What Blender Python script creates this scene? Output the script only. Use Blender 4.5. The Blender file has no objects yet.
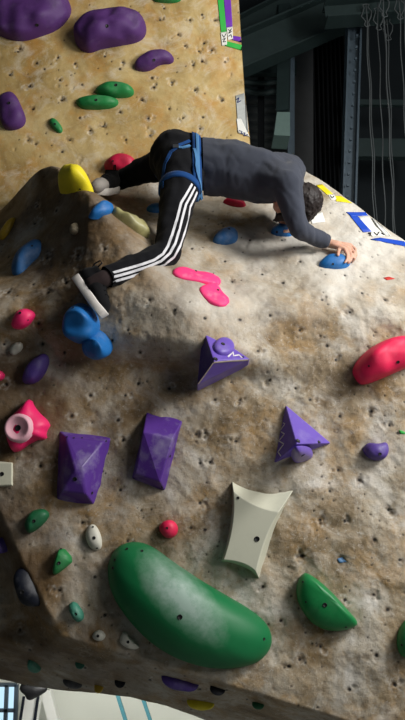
import bpy, bmesh, math, random
import numpy as np
from mathutils import Vector, Matrix, noise as mnoise
from mathutils.bvhtree import BVHTree

scene = bpy.context.scene
COL = scene.collection
random.seed(7)

# ------------------------------------------------------------------ camera
PITCH = math.radians(10.0)
CAM = Vector((0.0, 0.0, 1.6))
FPX = 810.0                                   # focal length in pixels of the 405x720 frame
cam_data = bpy.data.cameras.new('camera')
cam_data.sensor_fit = 'VERTICAL'
cam_data.angle = 2 * math.atan(360.0 / FPX)
cam_data.clip_start = 0.05
cam_data.clip_end = 100
cam = bpy.data.objects.new('camera', cam_data)
cam.location = CAM
cam.rotation_euler = (math.radians(90) + PITCH, 0, 0)
COL.objects.link(cam)
scene.camera = cam

# ------------------------------------------------------------------ world, lights, exposure
world = bpy.data.worlds.new('gym_air')
world.use_nodes = True
bg = world.node_tree.nodes['Background']
bg.inputs['Color'].default_value = (0.62, 0.72, 0.80, 1)
bg.inputs['Strength'].default_value = 0.05
scene.world = world

def area_light(name, loc, target, size, power, color=(1, 1, 1), size_y=None):
    d = bpy.data.lights.new(name, 'AREA')
    d.energy = power
    d.color = color
    d.size = size
    if size_y:
        d.shape = 'RECTANGLE'
        d.size_y = size_y
    o = bpy.data.objects.new(name, d)
    o.location = loc
    o.rotation_euler = (Vector(target) - Vector(loc)).to_track_quat('-Z', 'Y').to_euler()
    COL.objects.link(o)
    return o

area_light('skylight_key', (3.05, 1.75, 3.95), (0.2, 3.7, 2.0), 1.1, 165, (1.0, 0.985, 0.96))
area_light('front_fill', (2.9, 0.5, 2.7), (0.6, 3.6, 1.4), 1.2, 42, (1.0, 0.975, 0.94))  # added fill for the front face, no lamp stands there
area_light('panel_top_light', (1.3, 2.6, 5.2), (0.2, 4.2, 3.5), 0.9, 26, (1.0, 0.94, 0.84))  # unseen light placed above right for the ochre panel

scene.view_settings.view_transform = 'Standard'
scene.view_settings.look = 'None'
scene.view_settings.exposure = 0.0
scene.view_settings.gamma = 1.0
scene.view_settings.use_curve_mapping = False

# ------------------------------------------------------------------ pixel <-> ray helpers
CP, SP = math.cos(PITCH), math.sin(PITCH)
def ray(px, py):
    u = (px - 202.5) / FPX
    v = (360.0 - py) / FPX
    return Vector((u, CP - v * SP, SP + v * CP)).normalized()
def at(px, py, Y):
    """the point of the sight line through a photo pixel that stands Y metres into the hall"""
    d = ray(px, py)
    return CAM + d * (Y / d.y)
def proj(p):
    q = p - CAM
    dep = q.y * CP + q.z * SP
    return Vector((202.5 + FPX * q.x / dep, 360.0 - FPX * (q.z * CP - q.y * SP) / dep))

# ------------------------------------------------------------------ numpy value noise
def _hash(i, j, s):
    h = (i.astype(np.int64) * 374761393 + j.astype(np.int64) * 668265263 + s * 2147483647) & 0xffffffff
    h = ((h ^ (h >> 13)) * 1274126177) & 0xffffffff
    return ((h ^ (h >> 16)) & 0xffff) / 65535.0
def vnoise(x, y, s=0):
    i, j = np.floor(x), np.floor(y)
    fx, fy = x - i, y - j
    fx = fx * fx * (3 - 2 * fx)
    fy = fy * fy * (3 - 2 * fy)
    a, b = _hash(i, j, s), _hash(i + 1, j, s)
    c, d = _hash(i, j + 1, s), _hash(i + 1, j + 1, s)
    return (a * (1 - fx) + b * fx) * (1 - fy) + (c * (1 - fx) + d * fx) * fy - 0.5
def fbm(x, y, s=0, o=4):
    r, a = 0, 1.0
    for k in range(o):
        r = r + a * vnoise(x * 2 ** k + 17.3 * k, y * 2 ** k - 9.1 * k, s + k)
        a *= 0.5
    return r
def smax(a, b, k):
    h = np.clip(0.5 + 0.5 * (a - b) / k, 0, 1)
    return b * (1 - h) + a * h + k * h * (1 - h)
def smin(a, b, k):
    return -smax(-a, -b, k)
def sstep(a, b, x):
    t = np.clip((x - a) / (b - a), 0, 1)
    return t * t * (3 - 2 * t)

# ------------------------------------------------------------------ materials
def mat_new(name, rough=0.5, spec=0.5):
    m = bpy.data.materials.new(name)
    m.use_nodes = True
    nt = m.node_tree
    b = nt.nodes['Principled BSDF']
    b.inputs['Roughness'].default_value = rough
    b.inputs['Specular IOR Level'].default_value = spec
    return m, nt, b
def N(nt, t, **kw):
    n = nt.nodes.new(t)
    for k, v in kw.items():
        if k.startswith('i_'):
            key = k[2:]
            n.inputs[int(key) if key.isdigit() else key].default_value = v
        else:
            setattr(n, k, v)
    return n
def ramp(nt, src, stops):
    r = nt.nodes.new('ShaderNodeValToRGB')
    el = r.color_ramp.elements
    while len(el) < len(stops):
        el.new(0.5)
    for e, (p, c) in zip(el, stops):
        e.position = p
        e.color = (c[0], c[1], c[2], 1) if len(c) == 3 else c
    nt.links.new(src, r.inputs[0])
    return r
def mix(nt, fac, a, b):
    n = nt.nodes.new('ShaderNodeMix')
    n.data_type = 'RGBA'
    for sock, v in ((n.inputs[0], fac), (n.inputs[6], a), (n.inputs[7], b)):
        if isinstance(v, (int, float)):
            sock.default_value = v
        elif isinstance(v, tuple):
            sock.default_value = (v[0], v[1], v[2], 1)
        else:
            nt.links.new(v, sock)
    return n.outputs[2]
def srgb(r, g, b):
    f = lambda c: (c / 255 / 12.92) if c / 255 <= 0.04045 else ((c / 255 + 0.055) / 1.055) ** 2.4
    return (f(r), f(g), f(b))

def plastic(name, col, rough=0.55, chalk=0.25, dirt=0.25, scale=9.0, bump=0.12):
    """cast resin hold: own colour, patches of powdery chalk, rubber smears, grainy skin"""
    m, nt, b = mat_new(name, rough, 0.35)
    tc = N(nt, 'ShaderNodeTexCoord')
    n1 = N(nt, 'ShaderNodeTexNoise', i_Scale=scale, i_Detail=6.0, i_Roughness=0.65)
    nt.links.new(tc.outputs['Object'], n1.inputs['Vector'])
    n2 = N(nt, 'ShaderNodeTexNoise', i_Scale=scale * 2.3, i_Detail=5.0, i_Roughness=0.7)
    mp = N(nt, 'ShaderNodeMapping')
    mp.inputs['Location'].default_value = (3.1, 7.7, 1.3)
    nt.links.new(tc.outputs['Object'], mp.inputs[0])
    nt.links.new(mp.outputs[0], n2.inputs['Vector'])
    n3 = N(nt, 'ShaderNodeTexNoise', i_Scale=260.0, i_Detail=2.0)
    nt.links.new(tc.outputs['Object'], n3.inputs['Vector'])
    fc = ramp(nt, n1.outputs[0], [(0.52, (0, 0, 0)), (0.78, (chalk, chalk, chalk))])
    fd = ramp(nt, n2.outputs[0], [(0.5, (0, 0, 0)), (0.72, (dirt, dirt, dirt))])
    c = mix(nt, fd.outputs[0], col, tuple(x * 0.35 for x in col))
    c = mix(nt, fc.outputs[0], c, tuple(min(1, x * 0.45 + 0.35) for x in col))
    nt.links.new(c, b.inputs['Base Color'])
    bp = N(nt, 'ShaderNodeBump', i_Strength=bump, i_Distance=0.004)
    nt.links.new(n3.outputs[0], bp.inputs['Height'])
    nt.links.new(bp.outputs[0], b.inputs['Normal'])
    return m
def simple(name, col, rough=0.6, metal=0.0, var=0.15, scale=30.0, bump=0.0, spec=0.4):
    m, nt, b = mat_new(name, rough, spec)
    b.inputs['Metallic'].default_value = metal
    tc = N(nt, 'ShaderNodeTexCoord')
    n1 = N(nt, 'ShaderNodeTexNoise', i_Scale=scale, i_Detail=4.0)
    nt.links.new(tc.outputs['Object'], n1.inputs['Vector'])
    c = mix(nt, n1.outputs[0], tuple(x * (1 - var) for x in col), tuple(min(1, x * (1 + var)) for x in col))
    nt.links.new(c, b.inputs['Base Color'])
    if bump:
        bp = N(nt, 'ShaderNodeBump', i_Strength=bump, i_Distance=0.003)
        nt.links.new(n1.outputs[0], bp.inputs['Height'])
        nt.links.new(bp.outputs[0], b.inputs['Normal'])
    return m
def emitter(name, col, s):
    m = bpy.data.materials.new(name)
    m.use_nodes = True
    nt = m.node_tree
    nt.nodes.remove(nt.nodes['Principled BSDF'])
    e = N(nt, 'ShaderNodeEmission')
    e.inputs[0].default_value = (*col, 1)
    e.inputs[1].default_value = s
    nt.links.new(e.outputs[0], nt.nodes['Material Output'].inputs[0])
    return m

def wall_material(name, stops, pale, stain, ochre, bias, speck=1.0):
    """textured paint over ply: blotchy tan, chalk haze, brown dirt and painted-in shade, black bolt holes (attributes)"""
    m, nt, b = mat_new(name, 0.62, 0.35)
    tc = N(nt, 'ShaderNodeTexCoord')
    def nz(scale, det=6.0, rough=0.6, loc=(0, 0, 0), dist=0.0):
        mp = N(nt, 'ShaderNodeMapping')
        mp.inputs['Location'].default_value = loc
        nt.links.new(tc.outputs['Object'], mp.inputs[0])
        n = N(nt, 'ShaderNodeTexNoise', i_Scale=scale, i_Detail=det, i_Roughness=rough, i_Distortion=dist)
        nt.links.new(mp.outputs[0], n.inputs['Vector'])
        return n.outputs[0]
    base = ramp(nt, nz(3.2, 8.0, 0.62, dist=0.6), stops)
    f1 = ramp(nt, nz(5.5, 8.0, 0.7, (4, 1, 9), 0.4), [(0.48, (0, 0, 0)), (0.68, (bias[0],) * 3)])
    c = mix(nt, f1.outputs[0], base.outputs[0], ochre)
    f2 = ramp(nt, nz(7.0, 9.0, 0.72, (8, 3, 2), 0.8), [(0.50, (0, 0, 0)), (0.70, (bias[1],) * 3)])
    c = mix(nt, f2.outputs[0], c, pale)
    f3 = ramp(nt, nz(9.0, 9.0, 0.75, (1, 6, 5), 0.9), [(0.54, (0, 0, 0)), (0.72, (bias[2],) * 3)])
    c = mix(nt, f3.outputs[0], c, stain)
    f4 = ramp(nt, nz(42.0, 6.0, 0.75, (2, 2, 7)), [(0.54, (0, 0, 0)), (0.68, (0.5 * speck,) * 3)])
    c = mix(nt, f4.outputs[0], c, stain)
    f5 = ramp(nt, nz(60.0, 5.0, 0.75, (9, 4, 1)), [(0.58, (0, 0, 0)), (0.70, (0.6 * speck,) * 3)])
    c = mix(nt, f5.outputs[0], c, pale)
    ag = N(nt, 'ShaderNodeAttribute', attribute_name='grime_shade')
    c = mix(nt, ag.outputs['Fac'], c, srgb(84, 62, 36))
    ac = N(nt, 'ShaderNodeAttribute', attribute_name='chalk')
    c = mix(nt, ac.outputs['Fac'], c, pale)
    ah = N(nt, 'ShaderNodeAttribute', attribute_name='hole')
    c = mix(nt, ah.outputs['Fac'], c, (0.006, 0.005, 0.005))
    nt.links.new(c, b.inputs['Base Color'])
    bp = N(nt, 'ShaderNodeBump', i_Strength=0.55 * speck, i_Distance=0.008)
    nt.links.new(nz(38.0, 8.0, 0.7), bp.inputs['Height'])
    bp2 = N(nt, 'ShaderNodeBump', i_Strength=0.45 * speck, i_Distance=0.003)
    nt.links.new(nz(190.0, 3.0, 0.6), bp2.inputs['Height'])
    nt.links.new(bp.outputs[0], bp2.inputs['Normal'])
    nt.links.new(bp2.outputs[0], b.inputs['Normal'])
    return m

MAIN_MAT = wall_material('textured wall paint',
    [(0.32, srgb(98, 80, 54)), (0.44, srgb(148, 131, 104)), (0.55, srgb(178, 168, 150)), (0.68, srgb(202, 198, 190))],
    srgb(213, 209, 200), srgb(76, 56, 34), srgb(164, 126, 66), (0.7, 0.55, 0.42))
UP_MAT = wall_material('ochre wall paint',
    [(0.30, srgb(138, 112, 66)), (0.46, srgb(176, 150, 96)), (0.60, srgb(200, 176, 122)), (0.74, srgb(210, 196, 158))],
    srgb(226, 218, 200), srgb(120, 84, 40), srgb(188, 132, 50), (0.65, 0.6, 0.45), 0.4)

# ------------------------------------------------------------------ objects
def mesh_obj(name, verts, faces, mat, parent=None, smooth=True, origin=None):
    verts = [Vector(v) for v in verts]
    if parent is not None:
        o0 = Vector(parent['_o']) if '_o' in parent else Vector((0, 0, 0))
    else:
        o0 = Vector(origin) if origin is not None else sum(verts, Vector()) / max(1, len(verts))
    me = bpy.data.meshes.new(name)
    me.from_pydata([tuple(v - o0) for v in verts], [], faces)
    me.update()
    bm = bmesh.new()
    bm.from_mesh(me)
    bmesh.ops.recalc_face_normals(bm, faces=bm.faces)
    bm.to_mesh(me)
    bm.free()
    if smooth:
        me.polygons.foreach_set('use_smooth', [True] * len(me.polygons))
    me.materials.append(mat)
    o = bpy.data.objects.new(name, me)
    COL.objects.link(o)
    o['_o'] = tuple(o0)
    if parent is not None:
        o.parent = parent
    else:
        o.location = o0
    return o
def thing(name, label, cat, loc, group=None):
    o = bpy.data.objects.new(name, None)
    o.empty_display_size = 0.05
    COL.objects.link(o)
    o.location = loc
    o['_o'] = tuple(loc)
    tag(o, label, cat, group)
    return o
def tag(o, label, cat, group=None, kind=None):
    o['label'] = label
    o['category'] = cat
    if group:
        o['group'] = group
    if kind:
        o['kind'] = kind
    return o
def struct(o):
    o['kind'] = 'structure'
    return o
def box_vf(c, s, rot=None):
    c, s = Vector(c), Vector(s)
    vs = []
    for x in (-.5, .5):
        for y in (-.5, .5):
            for z in (-.5, .5):
                v = Vector((x * s.x, y * s.y, z * s.z))
                if rot is not None:
                    v = rot @ v
                vs.append(c + v)
    fs = [(0, 1, 3, 2), (4, 6, 7, 5), (0, 4, 5, 1), (2, 3, 7, 6), (0, 2, 6, 4), (1, 5, 7, 3)]
    return vs, fs
class MB:
    def __init__(s):
        s.v, s.f = [], []
    def add(s, vs, fs):
        n = len(s.v)
        s.v += list(vs)
        s.f += [tuple(i + n for i in f) for f in fs]
        return s
    def box(s, c, size, rot=None):
        return s.add(*box_vf(c, size, rot))
    def bar(s, p, q, w, h=None):
        p, q = Vector(p), Vector(q)
        d = q - p
        rot = d.to_track_quat('Y', 'Z').to_matrix()
        return s.box((p + q) / 2, (w, d.length, h or w), rot)
    def tube(s, pts, r, n=8, closed=False):
        pts = [Vector(p) for p in pts]
        rs = r if isinstance(r, (list, tuple)) else [r] * len(pts)
        m = len(pts)
        base = len(s.v)
        ref = None
        for i, p in enumerate(pts):
            if closed:
                t = pts[(i + 1) % m] - pts[i - 1]
            else:
                t = pts[min(i + 1, m - 1)] - pts[max(i - 1, 0)]
            t.normalize()
            if ref is None:
                ref = t.orthogonal().normalized()
            ref = (ref - t * ref.dot(t)).normalized()
            b = t.cross(ref)
            for k in range(n):
                a = 2 * math.pi * k / n
                s.v.append(p + (ref * math.cos(a) + b * math.sin(a)) * rs[i])
        for i in range(m if closed else m - 1):
            for k in range(n):
                a0 = base + i * n
                a1 = base + ((i + 1) % m) * n
                s.f.append((a0 + k, a0 + (k + 1) % n, a1 + (k + 1) % n, a1 + k))
        if not closed:
            s.f.append(tuple(base + k for k in range(n))[::-1])
            s.f.append(tuple(base + (m - 1) * n + k for k in range(n)))
        return s
    def build(s, name, mat, parent=None, smooth=False, origin=None):
        return mesh_obj(name, s.v, s.f, mat, parent, smooth, origin)
# ------------------------------------------------------------------ the climbing wall
Y_UP = 4.22                                   # the upright ochre panel behind the shelf
X0L, X1L = -1.55, 1.45
def depth(x, z):
    """how far into the hall the moulded wall stands at (x, z), before small dents"""
    x = np.asarray(x, float); z = np.asarray(z, float)
    main = 3.40 + 0.05 * (z - 1.6) + 0.02 * np.sin(2.3 * x + 1.1)
    # sloping shelf above the ridge
    zr = 2.40 + 0.03 * np.sin(3.0 * x) - 0.04 * x
    slab = 3.42 + (z - zr) / 1.25 + 0.55 * np.clip(-0.5 - x, 0, 1) * sstep(2.35, 2.8, z)
    y = smax(main, slab, 0.06)
    # overhung underside and the receding left flank
    a = AU; bb = BU
    under = main + 1.9 * ((a[1] + (x - a[0]) * (bb[1] - a[1]) / (bb[0] - a[0])) - z)
    y = smax(y, under, 0.02)
    c = AL; d = BL
    xl = c[0] + (z - c[1]) * (d[0] - c[0]) / (d[1] - c[1])
    left = main + 1.5 * (xl - x)
    left = smin(left, main + 0.24 + 0.05 * (xl - x), 0.06)
    wl = sstep(2.0, 1.6, z)
    y = smax(y, main - 0.2 * (1 - wl) + (left - main) * wl, 0.03)
    # the moulded hump under the climber's feet
    zz = z - HUMP[1]
    ax = HUMP[0] + 0.80 * np.clip(-zz, -.1, 2)
    dx = x - ax + 0.09 * vnoise(x * 3.0, z * 4.5, 91) + 0.05 * vnoise(x * 7.0, z * 9.0, 92)
    low = np.clip(-zz / 0.7, 0, 1)
    sg = np.where(dx < 0, 0.24 + 0.55 * low, 0.15 + 0.09 * low)
    g = np.exp(-np.abs(dx / sg) ** 1.8)
    top = sstep(0.09, -0.06, zz + .08 * np.abs(dx))
    rise = sstep(HUMP[2], HUMP[1] - 0.05, z)
    y = y - (0.14 * sstep(HUMP[2] - .03, HUMP[2] + .12, z + .10 * dx) + 0.36 * rise) * g * top
    return y
def solve(px, py, f):
    d = ray(px, py)
    t0 = 2.6
    lo, hi = t0, 8.0
    ts = np.linspace(lo, hi, 900)
    P = np.array(CAM)[None] + np.array(d)[None] * ts[:, None]
    g = P[:, 1] - f(P[:, 0], P[:, 2])
    k = int(np.argmax(g > 0))
    return CAM + d * float(ts[k])
flat = lambda x, z: 3.40 + 0.05 * (z - 1.6)
pa, pb = solve(78, 642, flat), solve(325, 716, flat)
AU, BU = (pa.x, pa.z), (pb.x, pb.z)
pa, pb = solve(-6, 505, flat), solve(68, 652, flat)
AL, BL = (pa.x, pa.z), (pb.x, pb.z)
hp = at(38, 153, 3.66)
hv = at(60, 372, 3.42)
HUMP = (hp.x, hp.z, hv.z)

# outline of the wall: lower lip, and the sawn far edge of the shelf
lip_px = [(-60, 676), (0, 679), (25, 686), (60, 690), (95, 693), (130, 697), (165, 705), (200, 718), (260, 737), (330, 757), (420, 780), (560, 815)]
lip = []
for p in lip_px:
    w = solve(p[0], p[1], depth)
    lip.append((w.x, w.z))
edge_px = [(246, 150), (270, 157), (297, 165), (320, 179), (350, 200), (380, 222), (405, 240), (440, 264), (520, 318)]
edge = []
for p in edge_px:
    w = solve(p[0], p[1], lambda x, z: smax(3.40 + 0.05 * (z - 1.6), 3.42 + (z - (2.40 + 0.03 * np.sin(3.0 * x) - 0.04 * x)) / 1.25, 0.06))
    edge.append((w.x, w.z))
lipx, lipz = zip(*lip)
edx, edz = zip(*edge)

# bolt holes and dents read off the photograph, then the spread between them
holes_main = [(215, 347), (258, 351), (327, 346), (336, 360), (296, 388), (372, 411), (390, 425), (339, 470), (340, 416),
    (236, 441), (196, 434), (169, 388), (205, 433), (123, 440), (138, 383), (72, 416), (40, 466), (200, 463), (398, 433),
    (210, 462), (330, 491), (258, 498), (320, 520), (302, 556), (345, 521), (343, 559), (374, 595), (321, 647), (376, 655),
    (289, 667), (281, 621), (303, 556), (263, 587), (82, 523), (95, 577), (191, 528), (128, 541), (200, 503), (150, 585),
    (232, 282), (282, 240), (262, 275), (225, 262), (362, 293), (322, 300), (300, 262), (250, 240), (330, 235), (283, 283), (350, 312),
    (205, 318), (240, 320), (270, 316), (185, 230), (192, 250), (37, 205), (56, 210), (34, 222), (78, 255), (80, 272), (105, 250),
    (33, 284), (48, 292), (66, 283), (47, 258), (8, 292), (8, 256), (42, 343), (38, 323), (64, 352), (4, 344), (6, 384),
    (112, 340), (140, 352), (128, 330), (150, 300), (175, 310), (118, 420), (125, 395), (90, 395), (390, 510), (400, 560),
    (360, 480), (375, 540), (345, 600), (388, 610), (300, 660), (350, 690), (395, 685), (240, 400), (270, 380), (310, 400),
    (385, 300), (300, 330), (345, 275), (120, 490), (205, 530), (215, 400), (60, 590), (105, 615), (20, 630), (85, 668), (30, 650), (200, 690), (150, 680)]
holes_up = [(105, 57), (118, 35), (18, 52), (37, 64), (30, 86), (33, 109), (20, 49), (58, 58), (80, 118), (82, 85), (103, 126), (123, 63), (152, 78),
    (193, 65), (169, 108), (199, 51), (178, 35), (190, 20), (202, 15), (204, 43), (202, 62), (212, 50), (203, 117), (183, 118),
    (154, 87), (62, 152), (36, 144), (90, 130), (120, 112), (142, 100), (126, 140), (160, 20), (164, 9), (185, 46), (120, 70),
    (62, 100), (45, 70), (75, 64), (148, 118), (200, 128), (150, 135), (215, 20), (225, 62), (222, 100), (195, 90), (172, 82), (70, 140), (28, 140), (60, 80), (10, 75)]

def wall_mesh(name, nx, nz, xs_f, zlo, zhi, f, fine, hole_pts, pin_n, mat, seed, skirt=0.05, tone=None):
    u = np.linspace(0, 1, nx)
    v = np.linspace(0, 1, nz)
    U, V = np.meshgrid(u, v, indexing='ij')
    X, Z = xs_f(U, V, zlo, zhi)
    Y = f(X, Z)
    Y = Y + fine(X, Z)
    hole = np.zeros_like(X); grime_shade = np.zeros_like(X); chalk = np.zeros_like(X)
    rng = np.random.RandomState(seed)
    def stamp(hx, hz, r_d, dep, r_h, gr, ch=0.0):
        dd2 = (X - hx) ** 2 + (Z - hz) ** 2
        R = max(r_d * 2.6, 0.03)
        idx = np.where(dd2 < R * R)
        dd = np.sqrt(dd2[idx])
        ang = np.arctan2(Z[idx] - hz, X[idx] - hx)
        wob = np.clip(1 + 1.3 * vnoise(X[idx] * 55, Z[idx] * 55, seed) + 0.8 * vnoise(X[idx] * 130, Z[idx] * 130, seed + 1), .35, 2)
        dn = dd / (r_d * wob)
        Y[idx] += dep * np.exp(-dn ** 2 * 1.6)
        nzv = 0.5 + vnoise(X[idx] * 95, Z[idx] * 95, seed + 3)
        grime_shade[idx] = np.maximum(grime_shade[idx], gr * np.clip(1.35 - dn, 0, 1) * np.clip(nzv * 1.7 - .1, 0, 1))
        chalk[idx] = np.maximum(chalk[idx], ch * np.clip(1 - np.abs(dn - 1.2) * 1.6, 0, 1) * np.clip(nzv * 1.6 - .2, 0, 1))
        hole[idx] = np.maximum(hole[idx], np.clip((r_h - dd) / 0.0035 + 0.5, 0, 1))
    for (hx, hz) in hole_pts:
        k = rng.rand()
        stamp(hx, hz, 0.009 + 0.011 * k, 0.003 + 0.007 * k, 0.0055 + 0.0015 * rng.rand(), 0.55 + 0.4 * rng.rand(), 0.5 * rng.rand())
        if rng.rand() < 0.55:                 # chipped twin dent beside the bolt
            a = rng.rand() * 6.28
            stamp(hx + 0.024 * math.cos(a), hz + 0.018 * math.sin(a), 0.007 + 0.007 * rng.rand(), 0.006, 0.0, 0.8 * rng.rand(), 0.6)
    xa, xb, za, zb = X.min(), X.max(), Z.min(), Z.max()
    for k in range(pin_n):                    # screw pinholes and pock marks
        hx, hz = xa + rng.rand() * (xb - xa), za + rng.rand() * (zb - za)
        if rng.rand() < 0.6:
            stamp(hx, hz, 0.006, 0.003, 0.0030 + 0.001 * rng.rand(), 0.5)
        else:
            stamp(hx, hz, 0.006 + 0.016 * rng.rand() ** 2, 0.002 + 0.005 * rng.rand() ** 2, 0.0, 0.35 * rng.rand(), 0.3 * rng.rand())
    if tone is not None:
        c2, g2 = tone(X, Z)
        chalk = np.maximum(chalk, c2); grime_shade = np.maximum(grime_shade, g2)
    n = nx * nz
    P = np.stack([X, Y, Z], -1).reshape(-1, 3)
    idx = np.arange(n).reshape(nx, nz)
    F = np.stack([idx[:-1, :-1], idx[1:, :-1], idx[1:, 1:], idx[:-1, 1:]], -1).reshape(-1, 4)
    # returned edge (board thickness)
    border = np.concatenate([idx[:, 0], idx[-1, 1:], idx[-2::-1, -1], idx[0, -2:0:-1]])
    bp_ = P[border].copy()
    bp_[:, 1] += skirt
    nb = len(border)
    P2 = np.concatenate([P, bp_])
    bi = n + np.arange(nb)
    FS = np.stack([border, np.roll(border, -1), np.roll(bi, -1), bi], -1)
    F2 = np.concatenate([F, FS])
    me = bpy.data.meshes.new(name)
    me.vertices.add(len(P2)); me.vertices.foreach_set('co', P2.astype(np.float32).ravel())
    me.loops.add(F2.size); me.loops.foreach_set('vertex_index', F2.astype(np.int32).ravel())
    me.polygons.add(len(F2)); me.polygons.foreach_set('loop_start', np.arange(0, F2.size, 4, dtype=np.int32))
    me.update(calc_edges=True)
    sm = np.ones(len(F2), bool); sm[len(F):] = False
    me.polygons.foreach_set('use_smooth', sm)
    for nm, arr in (('hole', hole), ('grime_shade', grime_shade), ('chalk', chalk)):
        at_ = me.attributes.new(nm, 'FLOAT', 'POINT')
        at_.data.foreach_set('value', np.concatenate([arr.ravel(), np.zeros(nb)]).astype(np.float32))
    me.materials.append(mat)
    me.materials.append(EDGE_MAT)
    mi = np.zeros(len(F2), np.int32); mi[len(F):] = 1
    me.polygons.foreach_set('material_index', mi)
    o = bpy.data.objects.new(name, me)
    COL.objects.link(o)
    struct(o)
    bvh = BVHTree.FromPolygons([tuple(p) for p in P], [tuple(f) for f in F])
    return o, bvh
EDGE_MAT = simple('sawn ply edge', srgb(205, 190, 160), 0.7)

def xs_main(U, V, zlo, zhi):
    X = X0L + (X1L - X0L) * U
    zl = np.interp(X, lipx, lipz)
    zh = np.interp(X, edx, edz)
    zh = np.where(X < edx[0] - .12, np.maximum(edz[0], 3.62), zh)
    return X, zl + (zh - zl) * V
def fine_main(x, z):
    return 0.035 * fbm(x * 2.4, z * 2.4, 5, 3) + 0.017 * fbm(x * 9, z * 9, 11, 4) + 0.018 * np.minimum(0, fbm(x * 5.5, z * 5.5, 23, 3) + 0.12) * -1
hm = []
for p in holes_main:
    w = solve(p[0], p[1], depth)
    hm.append((w.x, w.z))
def tone_main(x, z):
    c = sstep(2.25, 2.6, z + 0.25 * vnoise(x * 3, z * 3, 71)) * sstep(-.45, .25, x) * np.clip(0.55 + 1.1 * fbm(x * 5, z * 5, 61, 5), 0, 1) * 0.75  # paler towards the upper right of the wall
    g = sstep(.2, -.7, x + 0.3 * vnoise(x * 2, z * 2, 81)) * np.clip(0.66 + 1.1 * fbm(x * 6, z * 6, 67, 5), 0, 1) * 0.85  # browner wall on the left, with its shade painted in too
    return c, g
wall_front, BV_MAIN = wall_mesh('wall_front', 620, 640, xs_main, 0, 0, depth, fine_main, hm, 900, MAIN_MAT, 3, tone=tone_main)

# upright ochre panel behind the shelf, its right edge seen against the dark hall
def f_up(x, z):
    return Y_UP + 0.06 * (z - 3.2) + 0.0 * x
up_e = [solve(p[0], p[1], f_up) for p in [(253, 190), (251, 150), (248, 120), (245, 95), (242, 50), (239, 0), (236, -60)]]
uez, uex = [w.z for w in up_e], [w.x for w in up_e]
def xs_up(U, V, zlo, zhi):
    Z = 2.75 + (uez[-1] - 2.75) * V
    xe = np.interp(Z, uez, uex)
    return -1.65 + (xe + 1.65) * U, Z
def fine_up(x, z):
    return 0.012 * fbm(x * 2.2, z * 2.2, 41, 3) + 0.004 * fbm(x * 11, z * 11, 43, 3)
hu = [(solve(p[0], p[1], f_up).x, solve(p[0], p[1], f_up).z) for p in holes_up]
wall_up, BV_UP = wall_mesh('wall_back', 420, 380, xs_up, 0, 0, f_up, fine_up, hu, 160, UP_MAT, 9)

def cast(px, py, which='any'):
    d = ray(px, py)
    best = None
    for nm, b in (('main', BV_MAIN), ('up', BV_UP)):
        if which not in ('any', nm):
            continue
        loc, nor, i, dist = b.ray_cast(CAM, d)
        if loc is not None and (best is None or dist < best[2]):
            if nor.dot(d) > 0:
                nor = -nor
            best = (loc, nor, dist)
    return best
def surf_y(px, py, off=0.0, which='any'):
    h = cast(px, py, which)
    d = ray(px, py)
    return CAM + d * (h[2] - off)
# ------------------------------------------------------------------ materials of the holds
PURPLE_UP = plastic('purple resin dusty', srgb(82, 46, 108), 0.6, 0.15, 0.4)
PURPLE = plastic('purple resin', srgb(84, 62, 142), 0.5, 0.25, 0.3)
VIOLET = plastic('violet painted ply', srgb(84, 48, 136), 0.42, 0.75, 0.3, 6.0, 0.06)
LILAC = plastic('lilac painted ply', srgb(104, 80, 176), 0.42, 0.35, 0.2, 8.0, 0.06)
GREEN = plastic('green resin', srgb(34, 128, 66), 0.5, 0.2, 0.35)
GREEN_DK = plastic('deep green resin', srgb(22, 96, 58), 0.5, 0.12, 0.4)
TEAL = plastic('teal resin', srgb(62, 134, 112), 0.55, 0.3, 0.35)
RED = plastic('crimson resin', srgb(196, 26, 66), 0.5, 0.12, 0.2)
RED_HOT = plastic('hot red resin', srgb(232, 36, 84), 0.5, 0.12, 0.15)
PINK = plastic('pink resin', srgb(246, 40, 110), 0.45, 0.15, 0.15)
PINKFLAT = plastic('pink chalked resin', srgb(248, 62, 128), 0.55, 0.75, 0.1, 14.0)
BLUE = plastic('blue resin', srgb(28, 104, 172), 0.5, 0.2, 0.3)
BLUE_DUSTY = plastic('dusty blue resin', srgb(52, 104, 160), 0.6, 0.45, 0.3)
YELLOW = plastic('yellow resin', srgb(232, 214, 40), 0.5, 0.1, 0.25)
YELLOW_DK = plastic('mustard resin', srgb(206, 168, 40), 0.5, 0.2, 0.35)
CREAM = plastic('cream resin', srgb(214, 212, 190), 0.5, 0.1, 0.12)
WHITE = plastic('chalky white resin', srgb(206, 204, 190), 0.6, 0.3, 0.3)
TANROCK = plastic('tan resin', srgb(150, 138, 112), 0.6, 0.3, 0.4)
OLIVE = plastic('translucent olive resin', srgb(158, 152, 104), 0.4, 0.3, 0.45)
NAVY = plastic('navy black resin', srgb(16, 21, 34), 0.5, 0.25, 0.3)
GREYROCK = plastic('grey resin', srgb(84, 84, 88), 0.6, 0.4, 0.4)
BLACK = simple('bolt hole black', (0.006, 0.006, 0.007), 0.5)
STEEL = simple('bolt steel', (0.35, 0.34, 0.33), 0.35, 1.0)
CHALKLINE = simple('white chalk line', srgb(216, 212, 208), 0.8)
CHIPPED = simple('bare chipped edge', srgb(190, 176, 156), 0.8, var=0.3, scale=60)

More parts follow.
